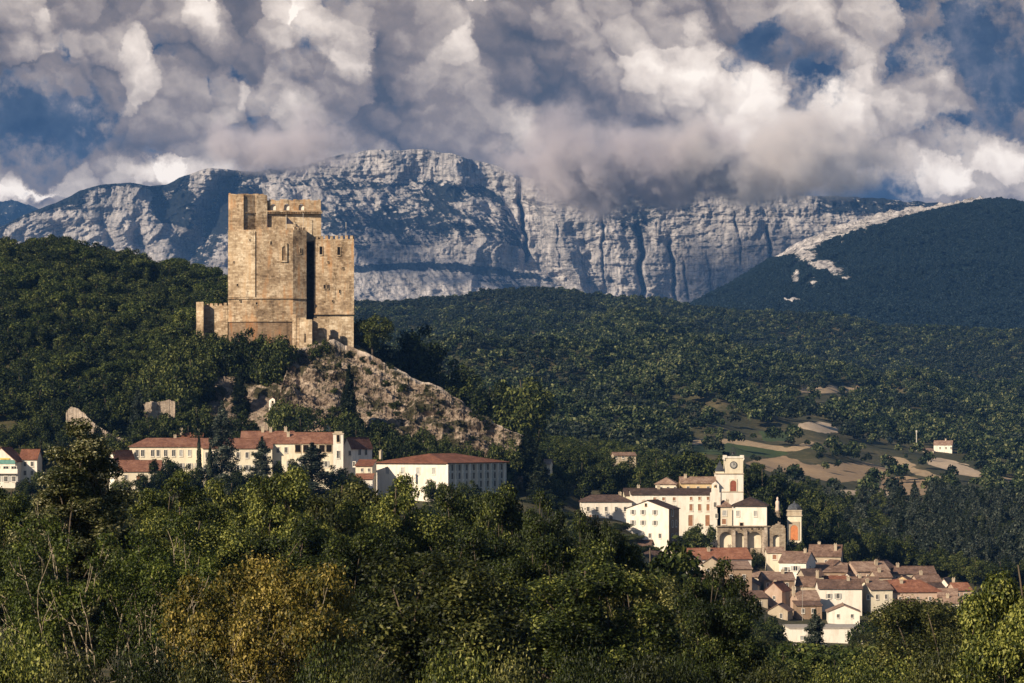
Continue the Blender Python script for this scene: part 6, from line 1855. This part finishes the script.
def sample(n, p0, p1, y0, y1, seed, gap, dens=None):
    """spread points over a sector of the ground, at least about gap apart"""
    rng = np.random.RandomState(seed)
    out = {}
    Y = np.sqrt(rng.uniform(y0 ** 2, y1 ** 2, n)); px = rng.uniform(p0, p1, n)
    X_ = (px - 512) / F * Y
    Z_ = height(X_, Y); py = HOR - F * Z_ / Y
    ok = free(px, py, Y, X_, Z_)
    if dens is not None: ok &= rng.random(n) < dens(px, py, Y, X_)
    keep = []
    for i in np.nonzero(ok)[0]:
        c = (int(X_[i] // gap), int(Y[i] // gap))
        bad = False
        for a in (-1, 0, 1):
            for b_ in (-1, 0, 1):
                j = out.get((c[0] + a, c[1] + b_))
                if j is not None and (X_[i] - X_[j]) ** 2 + (Y[i] - Y[j]) ** 2 < gap * gap: bad = True
        if not bad: out[c] = i; keep.append(i)
    k = np.array(keep)
    return px[k], py[k], Y[k], X_[k], Z_[k]


LW = 'round dark oak in the wood on the hill left of the keep'
px, py, Y, X_, Z_ = sample(9000, -40, 330, 985, 1420, 3, 6.7)
order = np.argsort(Y); n_single = 66
far_pts = []
for n_, i in enumerate(order):
    s_ = random.uniform(.6, 1.5)
    lum_ = float(fbm(np.array([X_[i] / 26.0 + 3]), np.array([Y[i] / 34.0]), 3)[0])
    if n_ < n_single: plant('wood%d' % random.randint(0, 3), px[i], Y[i], H=10.0 * s_, width=10.2 * s_ * F / Y[i], label=LW, group='oaks of the hill left of the keep', name='oak_tree')
    else: far_pts.append((X_[i], Y[i], Z_[i] - .3, 6 if lum_ + random.uniform(-.08, .08) > .58 else random.choice((0, 1, 2, 3)), s_ * 1.18))
LR = 'tall conifer in the dark wood right of the town'
px, py, Y, X_, Z_ = sample(5000, 770, 1100, 985, 1420, 4, 5.4)
order = np.argsort(Y); n_single = 40
for n_, i in enumerate(order):
    s_ = random.uniform(.75, 1.3)
    kind = random.choice(('pine1', 'pine1', 'pine1', 'pine0', 'wood1', 'wood2')) if px[i] > 890 else random.choice(('wood0', 'wood1', 'wood2', 'wood3', 'wood0', 'wood1', 'wood2', 'wood3', 'pine1'))
    if n_ < n_single and kind.startswith('pine') : plant(kind, px[i], Y[i], H=11.5 * s_, width=8.0 * s_ * F / Y[i], label=LR, group='conifers right of the town', name='conifer_tree')
    else: far_pts.append((X_[i], Y[i], Z_[i] - .3, {'wood0': 0, 'wood1': 1, 'wood2': 2, 'wood3': 3, 'pine0': 4, 'pine1': 5}[kind], s_))
px, py, Y, X_, Z_ = sample(9000, 330, 790, 1045, 1420, 8, 5.2)
for i in range(len(px)): far_pts.append((X_[i], Y[i], Z_[i] - .3, random.choice((0, 1, 2, 3, 6)), random.uniform(.7, 1.3)))


# the wooded valley floor between the front trees and the town
rng = np.random.RandomState(21)
for _ in range(5200):
    Yv = math.sqrt(rng.uniform(285 ** 2, 835 ** 2)); pv = rng.uniform(-200, 1200)
    if pv > 745 and Yv > 480: continue
    if 640 < pv <= 745 and Yv > 720: continue
    xv = wx(pv, Yv); zv = float(height(xv, Yv))
    if rng.random() < .45: continue
    far_pts.append((xv, Yv, zv - .3, int(rng.choice([0, 1, 2, 3, 6])), rng.uniform(.55, 1.0)))


def wood(name, pts, meshes, label):
    """one object: tree shapes set on the points of a mesh"""
    P = np.array([p[:3] for p in pts], np.float32)
    me = bpy.data.meshes.new(name); me.vertices.add(len(P)); me.vertices.foreach_set('co', P.ravel())
    a = me.attributes.new('pick', 'INT', 'POINT'); a.data.foreach_set('value', np.array([p[3] for p in pts], np.int32))
    a = me.attributes.new('size', 'FLOAT', 'POINT'); a.data.foreach_set('value', np.array([p[4] for p in pts], np.float32))
    a = me.attributes.new('turn', 'FLOAT', 'POINT'); a.data.foreach_set('value', np.random.RandomState(len(pts)).uniform(0, 6.28, len(pts)).astype(np.float32))
    o = link(name, me); o['label'] = label; o['kind'] = 'stuff'
    ng = bpy.data.node_groups.new(name, 'GeometryNodeTree')
    ng.interface.new_socket('Geometry', in_out='INPUT', socket_type='NodeSocketGeometry')
    ng.interface.new_socket('Geometry', in_out='OUTPUT', socket_type='NodeSocketGeometry')
    gi = ng.nodes.new('NodeGroupInput'); go = ng.nodes.new('NodeGroupOutput')
    ins = ng.nodes.new('GeometryNodeInstanceOnPoints'); ins.inputs['Pick Instance'].default_value = True
    g2i = ng.nodes.new('GeometryNodeGeometryToInstance')
    for s in reversed(meshes):
        oi = ng.nodes.new('GeometryNodeObjectInfo'); oi.inputs['As Instance'].default_value = False; oi.transform_space = 'ORIGINAL'
        oi.inputs['Object'].default_value = s
        gt = ng.nodes.new('GeometryNodeGeometryToInstance'); ng.links.new(oi.outputs['Geometry'], gt.inputs[0])
        s_join.append(gt)
    jn = ng.nodes.new('GeometryNodeJoinGeometry')
    for gt in s_join: ng.links.new(gt.outputs[0], jn.inputs[0])
    s_join.clear(); ng.nodes.remove(g2i)

    def named(n, t):
        q = ng.nodes.new('GeometryNodeInputNamedAttribute'); q.data_type = t; q.inputs['Name'].default_value = n
        return q.outputs['Attribute']
    ng.links.new(gi.outputs[0], ins.inputs['Points']); ng.links.new(jn.outputs[0], ins.inputs['Instance'])
    ng.links.new(named('pick', 'INT'), ins.inputs['Instance Index'])
    cx = ng.nodes.new('ShaderNodeCombineXYZ'); ng.links.new(named('turn', 'FLOAT'), cx.inputs[2])
    ng.links.new(cx.outputs[0], ins.inputs['Rotation']); ng.links.new(named('size', 'FLOAT'), ins.inputs['Scale'])
    ng.links.new(ins.outputs[0], go.inputs[0])
    md = o.modifiers.new('wood', 'NODES'); md.node_group = ng
    return o


s_join = []


plant('woodlight', 28, 1000, H=9, label='lighter green ash tree among the dark oaks at the foot of the left wood', name='ash_tree')


def holder(kind):
    """a real tree of this kind already standing in the scene"""
    for o in sc.objects:
        if o.type == 'MESH' and o.data == KIND[kind]: return o
    return plant(kind, -30, 1300, H=8, label=LW, group='oaks of the hill left of the keep', name='oak_tree')


wood('forest', far_pts, [holder(k) for k in ('wood0', 'wood1', 'wood2', 'wood3', 'pine0', 'pine1', 'woodlight')], 'dense dark wood covering the near hillsides')

for i in range(4): KIND['far%d' % i] = one_mesh('far_oak', far_crown(200 + i), 'leaf_far', 'bark')
# the far woods take their shapes from four small oaks that stand at the edge of the fields
srcs = [plant('far%d' % i, p_, y_, H=6.5, width=8, label=l_, name='oak_tree', group=None) for i, (p_, y_, l_) in enumerate([
    (820, 1660, 'lone round tree on the brown field, left of the middle'), (838, 1640, 'small dark tree at the lower edge of the brown field'), (800, 1900, 'single tree beside the upper green meadow'), (905, 1700, 'small round tree above the pale track by the white farmhouse')])]


def hill_dens(px, py, Y, X_):
    n = fbm(X_ / 90 + 4, Y / 120 + 7, 4)
    open_ = ((px > 660) & (px < 1010) & (Y > 1350) & (Y < 2250)) * 0.62
    return np.clip(1.18 - open_ * (0.4 + 1.6 * sstep(.45, .6, n)), 0.03, 1)


for i in range(2): KIND['ridge%d' % i] = one_mesh('oak_tree', far_crown(210 + i, 7.5, 3.2, 8), 'needle', 'bark')  # dark leaves stand in for cloud shade on the far ridge
KIND['slope'] = one_mesh('oak_tree', far_crown(215, 7.5, 3.2, 8), 'spruce_blue', 'bark')  # right hill trees, haze and shade painted into the leaf colour
srcs += [plant('ridge%d' % i, p_, y_, H=8, width=8, label=l_, name='conifer_tree') for i, (p_, y_, l_) in enumerate([(868, 1720, 'dark pine with shade put into its leaf colour, at the upper right of the brown field'), (720, 1800, 'dark pine with shade put into its leaf colour, just above the long green meadow')])]
srcs.append(plant('slope', 890, 1900, H=8, width=8, label='dark blue tree with haze and shade put into its leaf colour, above the white farmhouse clearing', name='conifer_tree'))
px, py, Y, X_, Z_ = sample(110000, 320, 1130, 1400, 3850, 5, 4.8, hill_dens)
pts = []
for i in range(len(px)):
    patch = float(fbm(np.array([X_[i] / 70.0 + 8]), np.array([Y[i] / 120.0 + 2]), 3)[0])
    dark = sstep(2780, 2960, Y[i]) * .50 + .04 + .75 * float(sstep(.54, .62, patch))  # more dark trees far back as painted cloud shade, plus noise clumps
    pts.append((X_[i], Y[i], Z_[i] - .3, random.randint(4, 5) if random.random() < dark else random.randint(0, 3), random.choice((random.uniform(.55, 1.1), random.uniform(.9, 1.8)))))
rng = np.random.RandomState(77)
n = 26000
Yh = np.sqrt(rng.uniform(4250 ** 2, 5640 ** 2, n)); pxh = rng.uniform(650, 1150, n); Xh = (pxh - 512) / F * Yh; Zh = right_hill_z(Xh, Yh)
pyh = HOR - F * Zh / Yh
crh = np.interp(pxh, [c[0] for c in HILL_CREST], [c[1] for c in HILL_CREST])
bare = (pyh - crh < np.interp(pxh, [770, 800, 850, 900, 960, 990, 1000], [0, 13, 12, 9, 5, 2, 0]))
for (cx, cy, rx, ry) in [(806, 258, 14, 9), (822, 267, 18, 9), (838, 273, 14, 7), (795, 276, 8, 13), (812, 284, 10, 6), (800, 250, 9, 12), (792, 302, 12, 4), (846, 280, 9, 4)]: bare |= ((pxh - cx) / rx) ** 2 + ((pyh - cy) / ry) ** 2 < .8
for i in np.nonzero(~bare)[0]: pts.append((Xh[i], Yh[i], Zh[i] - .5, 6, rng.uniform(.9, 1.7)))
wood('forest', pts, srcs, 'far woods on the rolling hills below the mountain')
